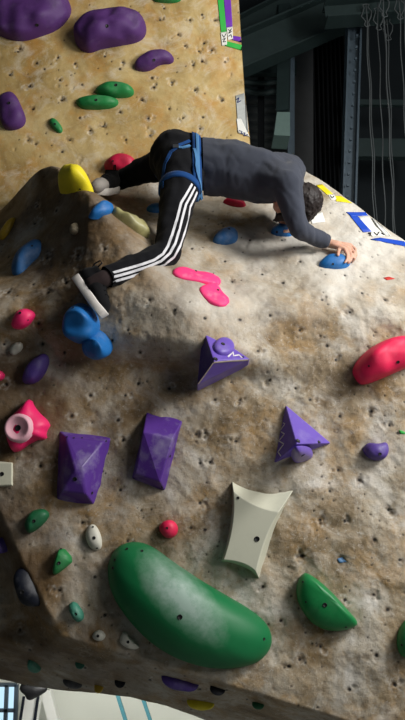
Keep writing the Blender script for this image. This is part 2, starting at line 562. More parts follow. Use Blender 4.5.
def chaikin(p, n):
    for _ in range(n):
        q = []
        for i in range(len(p)):
            a, b = p[i], p[(i + 1) % len(p)]
            q += [(a[0] * .75 + b[0] * .25, a[1] * .75 + b[1] * .25), (a[0] * .25 + b[0] * .75, a[1] * .25 + b[1] * .75)]
        p = q
    return p
def resample(p, n):
    L = [0]
    for i in range(len(p)):
        a, b = p[i], p[(i + 1) % len(p)]
        L.append(L[-1] + math.hypot(b[0] - a[0], b[1] - a[1]))
    out, j = [], 0
    for k in range(n):
        t = L[-1] * k / n
        while L[j + 1] < t:
            j += 1
        a, b = p[j % len(p)], p[(j + 1) % len(p)]
        f = (t - L[j]) / max(1e-9, L[j + 1] - L[j])
        out.append((a[0] + (b[0] - a[0]) * f, a[1] + (b[1] - a[1]) * f))
    return out
def local_normal(cx, cy, r, which):
    n = Vector()
    for dx, dy in ((0, 0), (1, 0), (-1, 0), (0, 1), (0, -1), (.6, .6), (-.6, .6), (.6, -.6), (-.6, -.6)):
        h = cast(cx + dx * r, cy + dy * r, which)
        if h:
            n += h[1]
    return n.normalized()
def bolt_mesh(loc, n, r, depth, parent, name='bolt'):
    """a counter-sunk bolt: dark socket with a narrow steel washer"""
    t = n.orthogonal().normalized()
    b = n.cross(t)
    v, f = [], []
    K = 12
    prof = [(1.0, 0.0008), (0.98, 0.002), (0.80, 0.002), (0.66, 0.0006)]
    for (s, h) in prof:
        for k in range(K):
            a = 2 * math.pi * k / K
            v.append(loc + (t * math.cos(a) + b * math.sin(a)) * r * s + n * h)
    for i in range(len(prof) - 1):
        for k in range(K):
            f.append((i * K + k, i * K + (k + 1) % K, (i + 1) * K + (k + 1) % K, (i + 1) * K + k))
    f.append(tuple((len(prof) - 1) * K + k for k in range(K)))
    return mesh_obj(name, v, f, BLACK, parent, True)
def add_bolts(root, V, F, bolts):
    bv = BVHTree.FromPolygons([tuple(v) for v in V], F)
    for bpx in bolts:
        d = ray(bpx[0], bpx[1])
        loc, nor, i, dist = bv.ray_cast(CAM, d)
        if loc is None:
            continue
        if nor.dot(d) > 0:
            nor = -nor
        bolt_mesh(loc, nor, bpx[2] if len(bpx) > 2 else 0.0085, 0.01, root)
    return bv
NUM = [0]
def hold(label, poly, h, mat, group='', peak=None, bolts=(), which='any', name='climbing_hold', cat='climbing hold',
         smooth=2, e1=0.8, e2=0.9, rough=0.10, nseg=40, rings=9, body='grip', sink=0.02, ridge=None, comp=0.75, nrm=None):
    """a moulded hold: its footprint lies on the wall and it swells h metres off it"""
    NUM[0] += 1
    p0 = chaikin(poly, smooth) if smooth else poly
    cx, cy = sum(p[0] for p in p0) / len(p0), sum(p[1] for p in p0) / len(p0)
    rr = min(max(p[0] for p in p0) - min(p[0] for p in p0), max(p[1] for p in p0) - min(p[1] for p in p0)) / 2
    n = nrm or local_normal(cx, cy, rr, which)
    dv = -ray(cx, cy)
    while n.dot(dv) < 0.40:                    # a foot that straddles a crest sits across it
        n = (n + dv * 0.1).normalized()
    c = cast(cx, cy, which)[0]
    vpx = proj(c + n * h) - proj(c)
    if vpx.length > 0.5 and comp:
        u = vpx.normalized()
        qs = [(p[0] - cx) * u.x + (p[1] - cy) * u.y for p in p0]
        qm = max(qs)
        sh = min(vpx.length * comp, 0.8 * (qm - min(qs)))
        p0 = [(p[0] - u.x * sh * ((q - min(qs)) / (qm - min(qs))), p[1] - u.y * sh * ((q - min(qs)) / (qm - min(qs)))) for p, q in zip(p0, qs)]
        cx, cy = sum(p[0] for p in p0) / len(p0), sum(p[1] for p in p0) / len(p0)
        c = cast(cx, cy, which)[0]
    p0 = resample(p0, nseg)
    base = []
    for p in p0:
        # the footprint lies in the tangent plane of the wall under the hold
        d = ray(*p)
        den = d.dot(n)
        q = CAM + d * ((c - CAM).dot(n) / den)
        hh = cast(p[0], p[1], which)
        if hh:
            dz = (hh[0] - q).dot(n)
            q = q + n * max(-0.05, min(0.05, dz)) * 0.6
        base.append(q)
    cb = sum(base, Vector()) / nseg
    pk = cb
    if peak:
        d = ray(*peak)
        pk = CAM + d * ((cb + n * h * 0.8 - CAM).dot(n) / d.dot(n))
        pk = pk - n * (pk - cb).dot(n)
    V, F = [], []
    for q in base:
        V.append(q - n * sink)
    # towards the crown the outline relaxes to a plain ellipse, as a sanded casting does
    B = np.array([tuple(q - cb) for q in base])
    FB = np.fft.fft(B, axis=0)
    FB[2:-1] = 0
    ELL = [Vector(v) for v in np.real(np.fft.ifft(FB, axis=0))]
    for j in range(rings):
        a = (j / rings) * math.pi / 2
        s = math.cos(a) ** e1
        rel = s * s if not smooth == 1 or nseg > 60 else 1.0
        hh = h * math.sin(a) ** e2 if j else 0.0
        cc = cb.lerp(pk, (1 - s))
        for q, el in zip(base, ELL):
            w = cc + ((q - cb) * rel + el * (1 - rel)) * s + n * hh
            if rough:
                w = w + n * h * rough * 2 * mnoise.noise(w * 14 + Vector((NUM[0] * 3.7, 0, 0))) * min(1, j / 2)
            V.append(w)
    top = len(V)
    V.append(pk + n * h)
    for j in range(rings):
        for k in range(nseg):
            a, b = j * nseg + k, j * nseg + (k + 1) % nseg
            F.append((a, b, b + nseg, a + nseg))
    l = rings * nseg
    for k in range(nseg):
        F.append((l + k, l + (k + 1) % nseg, top))
    root = thing(name, label, cat, cb, group)
    mesh_obj(body, V, F, mat, root)
    add_bolts(root, V, F, bolts)
    root['_n'] = tuple(n)
    return root, V, F
def lift(px, py, c, n, h):
    """point seen at a pixel that stands h metres off the wall plane through c"""
    d = ray(px, py)
    return CAM + d * ((c + n * h - CAM).dot(n) / d.dot(n))
def volume(label, pts, faces, mats, group, bolts=(), which='main', bevel=0.006, cen=None, name='climbing_volume', fmat=None, nrm=None, soft=False, raised=0.0):
    """a faceted plywood volume; pts = (pixel x, pixel y, height off the wall)"""
    cx = sum(p[0] for p in pts) / len(pts); cy = sum(p[1] for p in pts) / len(pts)
    n = nrm or local_normal(cx, cy, 25, which)
    hs = [cast(p[0], p[1], which) for p in pts]
    c = sum((h[0] for h in hs), Vector()) / len(hs)
    c = c + n * raised
    V = [lift(p[0], p[1], c, n, p[2] - 0.012) for p in pts]
    # a footing let slightly into the wall so no edge hovers
    nb = len(V)
    bi = [i for i, p in enumerate(pts) if p[2] == 0]
    me_v = V + [V[i] - n * (0.035 + raised) for i in bi]
    FF = [tuple(f) for f in faces]
    for k in range(len(bi)):
        FF.append((bi[k], bi[(k + 1) % len(bi)], nb + (k + 1) % len(bi), nb + k))
    FF.append(tuple(nb + k for k in range(len(bi))))
    root = thing(name, label, 'climbing volume', c, group)
    o = mesh_obj('shell', me_v, FF, mats[0], root, smooth=False)
    for m in mats[1:]:
        o.data.materials.append(m)
    if fmat:
        for i, k in fmat.items():
            o.data.polygons[i].material_index = k
    if soft:
        o.data.polygons.foreach_set('use_smooth', [True] * len(o.data.polygons))
        o.data.set_sharp_from_angle(angle=math.radians(24))
    md = o.modifiers.new('bevel', 'BEVEL')
    md.width = bevel; md.segments = 2; md.limit_method = 'ANGLE'; md.angle_limit = math.radians(24 if soft else 12)
    bv = add_bolts(root, me_v, FF, bolts)
    return root, bv, n, me_v, FF
def strip(name, pxs, width, bv, mat, parent, th=0.0015):
    """thin line or band laid on a surface along a pixel path"""
    P, Nn = [], []
    for q in pxs:
        d = ray(*q)
        loc, nor, i, dist = bv.ray_cast(CAM, d)
        if loc is None:
            continue
        if nor.dot(d) > 0:
            nor = -nor
        P.append(loc); Nn.append(nor)
    V, F = [], []
    for i, (p, n) in enumerate(zip(P, Nn)):
        t = (P[min(i + 1, len(P) - 1)] - P[max(i - 1, 0)]).normalized()
        s = n.cross(t).normalized()
        w = width[i] if isinstance(width, list) else width
        V += [p + s * w / 2, p + s * w / 2 + n * th, p - s * w / 2 + n * th, p - s * w / 2]
    for i in range(len(P) - 1):
        a, b = i * 4, i * 4 + 4
        for k in range(4):
            F.append((a + k, a + (k + 1) % 4, b + (k + 1) % 4, b + k))
    F.append((0, 1, 2, 3)); F.append(tuple(len(V) - 4 + k for k in (3, 2, 1, 0)))
    return mesh_obj(name, V, F, mat, parent, smooth=False)
def dense(pts, step=2.0):
    out = [pts[0]]
    for a, b in zip(pts, pts[1:]):
        n = max(1, int(math.hypot(b[0] - a[0], b[1] - a[1]) / step))
        out += [(a[0] + (b[0] - a[0]) * k / n, a[1] + (b[1] - a[1]) * k / n) for k in range(1, n + 1)]
    return out

# ------------------------------------------------------------------ big volumes on the front face
# green pill-shaped volume
GV = plastic('green gel coat', srgb(20, 112, 64), 0.5, 0.0, 0.12, 5.0, 0.03)
def green_chalk(m):
    nt = m.node_tree
    b = nt.nodes['Principled BSDF']
    old = b.inputs['Base Color'].links[0].from_socket
    tc = N(nt, 'ShaderNodeTexCoord')
    mp = N(nt, 'ShaderNodeMapping')
    mp.inputs['Location'].default_value = (0.055, 0.0, -0.035)
    mp.inputs['Rotation'].default_value = (0, math.radians(-44), 0)
    nt.links.new(tc.outputs['Object'], mp.inputs[0])
    mp2 = N(nt, 'ShaderNodeMapping')
    mp2.inputs['Scale'].default_value = (3.3, 0.0, 8.5)
    nt.links.new(mp.outputs[0], mp2.inputs[0])
    g = N(nt, 'ShaderNodeTexGradient', gradient_type='SPHERICAL')
    nt.links.new(mp2.outputs[0], g.inputs[0])
    n1 = N(nt, 'ShaderNodeTexNoise', i_Scale=14.0, i_Detail=8.0, i_Roughness=0.72)
    nt.links.new(tc.outputs['Object'], n1.inputs['Vector'])
    mu = N(nt, 'ShaderNodeMath', operation='MULTIPLY')
    nt.links.new(g.outputs[1], mu.inputs[0]); nt.links.new(n1.outputs[0], mu.inputs[1])
    r = ramp(nt, mu.outputs[0], [(0.08, (0, 0, 0)), (0.42, (0.6, 0.6, 0.6))])
    nt.links.new(mix(nt, r.outputs[0], old, srgb(190, 205, 200)), b.inputs['Base Color'])
green_chalk(GV)
gpoly = [(107, 575), (110, 556), (119, 545), (134, 541), (150, 545), (170, 560), (195, 578), (225, 596), (252, 612), (268, 626), (273, 642), (268, 656),
         (255, 666), (232, 671), (205, 670), (178, 661), (150, 645), (128, 621), (113, 598)]
hold('big green pill-shaped volume with a white chalk smear across its middle', gpoly, 0.17, GV, 'volumes on the front wall', bolts=[(180, 617, .010), (115, 560, .006), (127, 549, .006), (142, 551, .006),
     (113, 568, .006), (264, 639, .006)], name='climbing_volume', cat='climbing volume', smooth=3, e1=0.9, e2=0.95, rough=0.0, nseg=72, rings=26, body='shell', which='main', comp=0.5)
# green half-moon
hold('green half-moon volume right of the big green pill', [(303, 572), (312, 575), (330, 590), (348, 610), (360, 624), (350, 630), (333, 632), (316, 627), (303, 613), (296, 597), (297, 582)], 0.085,
     plastic('green half moon coat', srgb(26, 124, 66), 0.42, 0.1, 0.2, 8, 0.05), 'volumes on the front wall', peak=(325, 595), bolts=[(325, 605, .009), (306, 602, .004), (346, 627, .004), (303, 582, .004)],
     name='climbing_volume', cat='climbing volume', smooth=1, e1=0.62, e2=0.7, rough=0.0, nseg=56, rings=12, body='shell', which='main', comp=0.4)
# violet kite-shaped volumes on the left
volume('violet wedge volume with chalked lower facet beside the pink star hold',
       [(59, 431, 0), (113, 437, 0), (97, 509, 0), (56, 501, 0), (75, 470, .11), (82, 466, .11), (103, 442, .05), (66, 437, .05), (86, 494, .09), (62, 491, .07)],
       [(0, 7, 6, 1), (7, 4, 5, 6), (0, 3, 9, 7), (7, 9, 4), (9, 8, 4), (4, 8, 5), (5, 8, 6), (6, 8, 2, 1), (9, 3, 2, 8)], [VIOLET], 'violet wedge volumes',
       bolts=[(75, 479, .009), (92, 493, .006), (67, 437, .004), (74, 438, .004), (82, 438, .004), (106, 441, .004)])
volume('violet wedge volume with scuffed right facet, leaning right of its twin',
       [(147, 410, 0), (185, 417, 0), (165, 491, 0), (131, 480, 0), (143, 432, .10), (173, 439, .10), (160, 482, .09), (135, 474, .06)],
       [(0, 4, 5, 1), (0, 3, 7, 4), (4, 7, 6, 5), (1, 5, 6, 2), (7, 3, 2, 6)], [VIOLET], 'violet wedge volumes',
       bolts=[(151, 456, .010), (170, 456, .006), (152, 414, .004), (178, 418, .004), (162, 487, .004), (134, 478, .004)])
# lilac pyramids with a small hold screwed on
r1, bv1, n1, V1, F1 = volume('lilac pyramid volume below the flat pink hold, its edges chipped pale',
       [(203, 327, 0), (250, 359, 0), (197, 385, 0), (214, 361, .115)], [(0, 3, 1), (0, 2, 3), (2, 1, 3)], [LILAC, plastic('lilac ply with painted shade', srgb(74, 58, 128), .45, .3, .3)], 'lilac pyramid volumes',  # second, darker lilac paints the shade of the left facet
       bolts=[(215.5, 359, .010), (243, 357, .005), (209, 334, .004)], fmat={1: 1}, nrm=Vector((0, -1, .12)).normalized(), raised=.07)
strip('chipped_edge', dense([(213.5, 362.5), (230, 361), (248, 360)], 3), 0.007, bv1, CHIPPED, r1)
strip('chipped_edge', dense([(213, 363), (206, 373), (198, 384)], 3), 0.006, bv1, CHIPPED, r1)
strip('zigzag_line', dense([(228, 357), (233, 352), (233.5, 356), (239, 355), (242, 358)], 1.5), 0.006, bv1, CHALKLINE, r1)
r2, bv2, n2, V2, F2 = volume('lilac pyramid volume with a white zigzag line on its left facet',
       [(286, 405, 0), (331, 443, 0), (274, 463, 0), (297, 444, .115)], [(0, 3, 1), (0, 2, 3), (2, 1, 3)], [LILAC, plastic('lilac shaded ply', srgb(74, 56, 134), .45, .25, .2)], 'lilac pyramid volumes',
       bolts=[(298, 441, .010), (319, 442, .007)], fmat={}, nrm=Vector((0, -1, .05)).normalized(), raised=.02)
strip('zigzag_line', dense([(284, 415), (280.5, 421), (285, 424), (280, 431), (284.5, 434), (279, 441), (284, 444), (278, 452), (281, 456)], 1.5), 0.0045, bv2, CHALKLINE, r2)
# cream saddle-sided volume
CREAMV = plastic('cream painted ply', srgb(206, 206, 186), 0.5, 0.05, 0.1, 6.0, 0.05)
cp = {}
def bez(a, m, b, n):
    return [((1 - t) ** 2 * a[0] + 2 * t * (1 - t) * m[0] + t * t * b[0], (1 - t) ** 2 * a[1] + 2 * t * (1 - t) * m[1] + t * t * b[1]) for t in [k / n for k in range(n)]]
K = 22
outer = bez((232, 481), (258, 499), (294, 489), K) + bez((294, 489), (272, 527), (260, 581), K) + bez((260, 581), (248, 563), (220, 562), K) + bez((220, 562), (235, 520), (232, 481), K)
inner = bez((233.5, 491), (252, 508), (279, 512), K) + bez((279, 512), (264, 535), (256, 572), K) + bez((256, 572), (246, 561), (223.5, 560), K) + bez((223.5, 560), (236, 523), (233.5, 491), K)
pts = [(p[0], p[1], 0) for p in outer] + [(p[0], p[1], 0.085) for p in inner] + [(246, 536, .085)]
M4 = 4 * K
fc = [(i, (i + 1) % M4, M4 + (i + 1) % M4, M4 + i) for i in range(M4)] + [(M4 + i, M4 + (i + 1) % M4, 2 * M4) for i in range(M4)]
volume('cream volume with four inward-curved sides above the green pill', pts, fc, [CREAMV], 'volumes on the front wall', bolts=[(257, 539, .011), (238, 498, .006)], bevel=0.003, soft=True)

# ------------------------------------------------------------------ moulded holds, upper ochre panel
G1 = 'purple holds on the ochre panel'
UP = dict(which='up')
hold('huge purple sloper cut off by the top left corner of the picture', [(-12, 10), (-5, -14), (30, -20), (64, -10), (71, 4), (69, 16), (58, 30), (38, 38), (20, 42), (4, 36), (-8, 28)], 0.13, PURPLE_UP, G1, bolts=[(37, 25, .010)], e1=.6, e2=.8, nseg=56, rings=12, **UP)
hold('huge rounded purple sloper at the top of the ochre panel', [(72, 31), (75, 16), (92, 7), (120, 2), (139, 8), (147, 24), (143, 40), (122, 46), (102, 48), (89, 55), (78, 47)], 0.13, PURPLE_UP, G1, bolts=[(107, 26, .010)], e1=.6, e2=.8, nseg=56, rings=12, **UP)
hold('purple hold curved like a bean right of the huge sloper', [(133, 68), (136, 58), (149, 48), (165, 46), (175, 56), (172, 63), (160, 63), (151, 71), (140, 72)], 0.06, PURPLE_UP, G1, bolts=[(154, 60)], **UP)
hold('long purple hold standing upright at the left edge of the ochre panel', [(-2, 92), (8, 86), (15, 92), (21, 105), (27, 120), (22, 129), (6, 131), (0, 120), (-4, 104)], 0.07, PURPLE_UP, G1, bolts=[(9, 103)], e1=.6, **UP)
G2 = 'green holds on the ochre panel'
hold('upper of two green holds side by side on the ochre panel', [(93, 88), (100, 81), (118, 79), (134, 86), (134, 97), (118, 99), (99, 95)], 0.055, GREEN, G2, bolts=[(116, 85)], e1=.6, **UP)
hold('lower and flatter of two green holds side by side on the ochre panel', [(73, 97), (85, 94), (110, 95), (120, 100), (116, 108), (98, 110), (80, 108)], 0.05, GREEN, G2, bolts=[(96, 100)], e1=.6, **UP)
hold('small green jib below the green pair', [(47, 119), (53, 115), (63, 127), (62, 134), (55, 132)], 0.03, GREEN, G2, bolts=[(55, 124, .006)], **UP)
hold('green hold cut off by the top edge of the picture', [(152, -6), (182, -8), (181, 2), (168, 4), (154, 1)], 0.04, GREEN, G2, **UP)

# ------------------------------------------------------------------ moulded holds, shelf and hump
G3 = 'holds on the shelf'
hold('crimson dome hold at the foot of the ochre panel', [(102, 166), (106, 157), (117, 151), (130, 153), (138, 163), (135, 174), (118, 175)], 0.07, RED, G3, bolts=[(113, 161, .005)], which='any')
hold('crimson hold partly hidden behind the climber’s thigh'.replace('’', "'"), [(146, 166), (152, 161), (162, 160), (168, 168), (160, 173), (149, 172)], 0.05, RED, G3)
hold('dark pink hold under the climber\'s belly', [(221, 200), (234, 195), (248, 202), (243, 208), (228, 206)], 0.035, RED, G3)
hold('blue hold beside the climber\'s raised foot', [(90, 209), (102, 200), (117, 197), (119, 204), (109, 214), (95, 214)], 0.04, BLUE, 'blue holds')
hold('blue hold half hidden behind the striped trouser leg', [(145, 207), (152, 202), (166, 203), (164, 212), (150, 213)], 0.035, BLUE, 'blue holds')
hold('blue hold with dark bolt in the middle of the shelf', [(211, 240), (221, 227), (237, 223), (239, 236), (233, 244), (216, 245)], 0.045, BLUE_DUSTY, 'blue holds', bolts=[(229, 229, .007)])
hold('blue hold directly under the climber\'s head', [(270, 229), (276, 222), (290, 222), (294, 233), (288, 238), (273, 235)], 0.045, BLUE, 'blue holds', bolts=[(277, 232, .006)])
hand_hold, HHV, HHF = hold('blue hold gripped by the climber\'s hand', [(317, 264), (326, 255), (340, 251), (351, 255), (351, 263), (340, 269), (324, 269)], 0.045, BLUE, 'blue holds', bolts=[(333, 264, .005)])
foot_hold, FHV, FHF = hold('yellow hold on the hump under the climber\'s raised foot', [(55, 181), (64, 166), (78, 163), (86, 174), (94, 187), (89, 195), (76, 195), (62, 188)], 0.13, YELLOW, 'yellow holds', bolts=[(80, 189, .004)], comp=.35)
hold('small curved mustard hold at the left edge of the hump', [(-2, 238), (2, 224), (9, 217), (18, 218), (12, 226), (10, 235), (4, 242)], 0.035, YELLOW_DK, 'yellow holds')
hold('long dusty blue hold on the left of the hump', [(11, 272), (15, 252), (24, 243), (38, 238), (43, 244), (38, 255), (29, 262), (26, 276), (17, 280)], 0.06, BLUE_DUSTY, 'blue holds', bolts=[(32, 246, .005)])
hold('small tan triangular hold in the middle of the hump', [(68, 233), (73, 219), (80, 231), (75, 235)], 0.03, TANROCK, G3, smooth=1)
hold('pink hold near the left edge above the white chip', [(8, 326), (14, 310), (25, 307), (38, 314), (29, 326), (17, 330)], 0.05, PINK, 'pink holds', bolts=[(20, 313, .006), (28, 320, .003)])
foot2_hold, F2V, F2F = hold('larger of two fused blue bulb holds under the climber\'s shoe', [(58, 336), (62, 315), (74, 303), (92, 307), (102, 324), (94, 344), (72, 347)], 0.13, BLUE, 'blue bulb holds', peak=(79, 312), bolts=[(73, 308, .006)], e1=.55, nseg=56, rings=14)
hold('smaller blue bulb hold in front of the larger bulb', [(79, 356), (83, 336), (95, 327), (108, 334), (113, 352), (103, 364), (85, 364)], 0.12, BLUE, 'blue bulb holds', peak=(97, 338), bolts=[(91, 331, .006)], e1=.55, nseg=56, rings=14)
hold('small crumbled white chip hold on the left', [(8, 352), (13, 343), (23, 341), (23, 350), (14, 357)], 0.03, WHITE, 'white holds', rough=.6, smooth=1)
hold('dark purple shell-shaped hold left of the blue bulbs', [(20, 379), (27, 361), (42, 351), (50, 357), (46, 374), (36, 384), (25, 384)], 0.07, PURPLE, 'purple holds on the front wall', peak=(32, 368), e1=.65)
hold('pink hold mostly cut off by the left edge', [(-8, 372), (-2, 369), (6, 374), (3, 381), (-7, 381)], 0.04, PINK, 'pink holds')
hold('long flat pink hold on the ridge below the climber', [(172, 271), (178, 265), (194, 267), (213, 269), (225, 276), (219, 282), (204, 283), (188, 280), (176, 277)], 0.018, PINKFLAT, 'flat pink holds', bolts=[(196, 271, .006)], e1=.4, smooth=1)
hold('short flat pink hold tucked under the long flat one', [(198, 289), (205, 284), (219, 280), (223, 292), (231, 303), (223, 308), (211, 303), (202, 296)], 0.016, PINKFLAT, 'flat pink holds', bolts=[(218, 290, .006)], e1=.4, smooth=1)
# olive saddle-shaped hold behind the trouser leg
hold('translucent olive saddle-shaped hold behind the trouser leg', [(107, 216), (118, 214), (132, 224), (142, 216), (147, 224), (152, 238), (140, 236), (124, 228)], 0.06, OLIVE, G3, smooth=1, e1=.5, rough=.25, comp=.3)

# ------------------------------------------------------------------ moulded holds, front face
G4 = 'red holds on the front wall'
hold('large crimson hold cut off by the right edge of the picture', [(353, 368), (366, 351), (390, 337), (412, 333), (430, 345), (424, 362), (404, 369), (384, 378), (363, 386), (356, 378)], 0.10, RED_HOT, G4, peak=(385, 352), bolts=[(398, 362, .007), (369, 366, .004)], e1=.6, nseg=56)
hold('small round crimson hold above the big green pill', [(157, 528), (162, 521), (172, 519), (179, 527), (176, 537), (165, 539)], 0.045, RED_HOT, G4, bolts=[(167, 528, .005)])
hold('purple egg-shaped hold near the right edge', [(361, 450), (368, 442), (380, 444), (389, 441), (391, 452), (384, 461), (370, 460)], 0.06, PURPLE, 'purple holds on the front wall', bolts=[(380, 454, .007)])
def onto(label, root, bv, poly, h, mat, bolt):
    """a small hold screwed onto a volume: follows that facet"""
    pts = resample(chaikin(poly, 2), 28)
    cx, cy = sum(p[0] for p in pts) / 28, sum(p[1] for p in pts) / 28
    for k in range(12):
        d = ray(cx, cy - k)
        loc, n, i, dist = bv.ray_cast(CAM, d)
        if loc is not None:
            break
    if n.dot(d) > 0:
        n = -n
    loc = CAM + ray(cx, cy) * ((loc - CAM).dot(n) / ray(cx, cy).dot(n))
    base = [CAM + ray(*p) * ((loc - CAM).dot(n) / ray(*p).dot(n)) for p in pts]
    V, F = [q - n * .001 for q in base], []
    for j in range(6):
        a = j / 6 * math.pi / 2
        for q in base:
            V.append(loc + (q - loc) * math.cos(a) ** .5 + n * h * math.sin(a) ** .8)
    V.append(loc + n * h)
    for j in range(6):
        for k in range(28):
            a, b = j * 28 + k, j * 28 + (k + 1) % 28
            F.append((a, b, b + 28, a + 28))
    for k in range(28):
        F.append((6 * 28 + k, 6 * 28 + (k + 1) % 28, len(V) - 1))
    r = thing('climbing_hold', label, 'climbing hold', loc, 'holds screwed onto the lilac pyramids')
    mesh_obj('grip', V, F, mat, r)
    add_bolts(r, V, F, [bolt])
onto('flat lilac hold screwed on the upper facet of the chipped pyramid', r1, bv1, [(212, 346), (219, 338), (230, 340), (235, 348), (231, 355), (221, 356), (214, 352)], 0.022, LILAC, (223, 344, .009))
onto('round lilac hold screwed low on the zigzag pyramid', r2, bv2, [(290, 455), (294, 446), (307, 446), (313, 450), (313, 459), (303, 462), (293, 460)], 0.035, LILAC, (303, 455, .009))
# pink star with a dished face
star, SV, SF = hold('hot pink star-shaped hold with a chalky dished face at the left edge', [(3, 428), (6, 418), (20, 405), (28, 395), (34, 408), (52, 424), (46, 432), (48, 440), (34, 440), (14, 454), (7, 444)], 0.085, PINK, 'pink holds', peak=(20, 428), smooth=1, e1=.75, e2=.8, rough=.0, nseg=44)
def dish(root, px, py, r, V, F, mat):
    bv = BVHTree.FromPolygons([tuple(v) for v in V], F)
    d = ray(px, py)
    loc, n, i, dist = bv.ray_cast(CAM, d)
    n = (Vector(root['_n']) * 0.75 - d * 0.5 + Vector((-.25, 0, 0))).normalized()
    t = n.orthogonal().normalized(); b = n.cross(t)
    loc = loc + n * 0.011
    Vv, Ff = [], []
    for (s, h) in [(1.25, -.03), (1.12, -.004), (1.0, .003), (.88, .001), (.7, -.006), (.4, -.011), (.15, -.012)]:
        for k in range(24):
            a = 2 * math.pi * k / 24
            Vv.append(loc + (t * math.cos(a) + b * math.sin(a)) * r * s + n * h)
    for j in range(6):
        for k in range(24):
            Ff.append((j * 24 + k, j * 24 + (k + 1) % 24, (j + 1) * 24 + (k + 1) % 24, (j + 1) * 24 + k))
    Ff.append(tuple(6 * 24 + k for k in range(24)))
    o = mesh_obj('dished_face', Vv, Ff, mat, root)
    o['label'] = 'pink dish whitened by chalk'
    bolt_mesh(loc - n * .010, n, .013, .01, root)
dish(star, 18, 428, 0.050, SV, SF, plastic('pink chalked dish', srgb(232, 176, 188), .6, .8, .1, 16))
# square cream block at the left edge
volume('square cream block hold with a bolt at the left edge', [(-12, 460, 0), (14, 462, 0), (14, 487, 0), (-11, 488, 0), (-10, 462, .03), (12, 463, .03), (12, 485, .03), (-9, 486, .03)],
       [(4, 5, 6, 7), (0, 1, 5, 4), (1, 2, 6, 5), (2, 3, 7, 6), (3, 0, 4, 7)], [CREAM], 'white holds', bolts=[(2, 474, .009)], bevel=.004, name='climbing_hold')
G5 = 'green holds on the front wall'
hold('green wedge hold with one bolt, uppermost of the greens on the lower left', [(22, 523), (29, 511), (43, 508), (51, 514), (44, 524), (30, 534), (25, 532)], 0.05, GREEN_DK, G5, peak=(32, 518), bolts=[(34, 521, .007)], smooth=1)
hold('green rounded hold with two bolts left of the big green pill', [(51, 573), (54, 556), (61, 545), (75, 560), (64, 569), (55, 575)], 0.05, GREEN, G5, peak=(58, 556), bolts=[(59, 563, .007), (61, 549, .005)], smooth=1)
hold('green dome hold cut off by the right edge of the picture', [(396, 641), (400, 626), (410, 616), (425, 625), (424, 652), (408, 660), (400, 655)], 0.07, GREEN, G5, bolts=[(402, 645, .005)])
hold('pale oval hold with three bolts left of the big green pill', [(84, 537), (87, 525), (95, 523), (102, 537), (102, 550), (92, 551)], 0.035, WHITE, 'white holds', bolts=[(94, 538, .007), (93, 527, .004), (97, 548, .004)])
hold('small worn teal hold below the green two-bolt hold', [(67, 606), (75, 600), (84, 613), (83, 622), (74, 624)], 0.035, TEAL, G5, bolts=[(76, 614, .006)], smooth=1)
hold('small white round hold under the lower left of the green pill', [(91, 636), (99, 628), (107, 635), (102, 642), (94, 641)], 0.03, WHITE, 'white holds', bolts=[(98, 636, .006)])
hold('small white triangular hold touching the green pill', [(119, 640), (124, 629), (132, 640), (142, 648), (132, 651), (121, 645)], 0.03, WHITE, 'white holds', bolts=[(128, 642, .006)], smooth=1)
hold('large navy hold in the shade of the left flank', [(12, 592), (14, 574), (21, 566), (31, 575), (42, 601), (36, 609), (20, 607)], 0.06, NAVY, 'holds on the shaded underside', bolts=[(22, 592, .010)], smooth=1, which='main')
hold('purple hold at the left edge beside the navy hold', [(-8, 545), (-2, 537), (6, 542), (8, 552), (-2, 555)], 0.05, PURPLE, 'holds on the shaded underside')
hold('green and white hold on the shaded left flank', [(27, 664), (30, 655), (37, 663), (41, 674), (35, 677), (29, 671)], 0.03, TEAL, 'holds on the shaded underside')
hold('tiny teal hold under the lower corner of the front face', [(73, 665), (79, 662), (86, 666), (80, 669)], 0.025, TEAL, 'holds on the shaded underside')
hold('grey chalked hold low on the lip', [(60, 683), (68, 679), (84, 684), (79, 690), (66, 688)], 0.03, GREYROCK, 'holds on the shaded underside')
hold('tiny yellow hold on the lip left of the navy one', [(93, 688), (97, 684), (104, 687), (102, 692), (95, 692)], 0.03, YELLOW_DK, 'holds on the shaded underside')
hold('small navy hold on the lip right of the tiny yellow one', [(112, 684), (118, 680), (127, 683), (122, 688)], 0.03, NAVY, 'holds on the shaded underside')
hold('dark purple almond-shaped hold on the underside below the green pill', [(158, 676), (172, 675), (188, 682), (202, 688), (186, 693), (170, 690)], 0.04, PURPLE, 'holds on the shaded underside', smooth=1)
hold('small navy hold on the underside right of the almond-shaped one', [(207, 688), (216, 686), (227, 692), (220, 697)], 0.03, NAVY, 'holds on the shaded underside')
hold('yellow triangular hold cut by the bottom lip', [(182, 703), (200, 700), (219, 702), (202, 714)], 0.03, YELLOW, 'holds on the shaded underside', smooth=1)
hold('tiny dark green hold near the bottom right of the underside', [(250, 703), (258, 701), (266, 708), (257, 711)], 0.025, GREEN_DK, 'holds on the shaded underside')
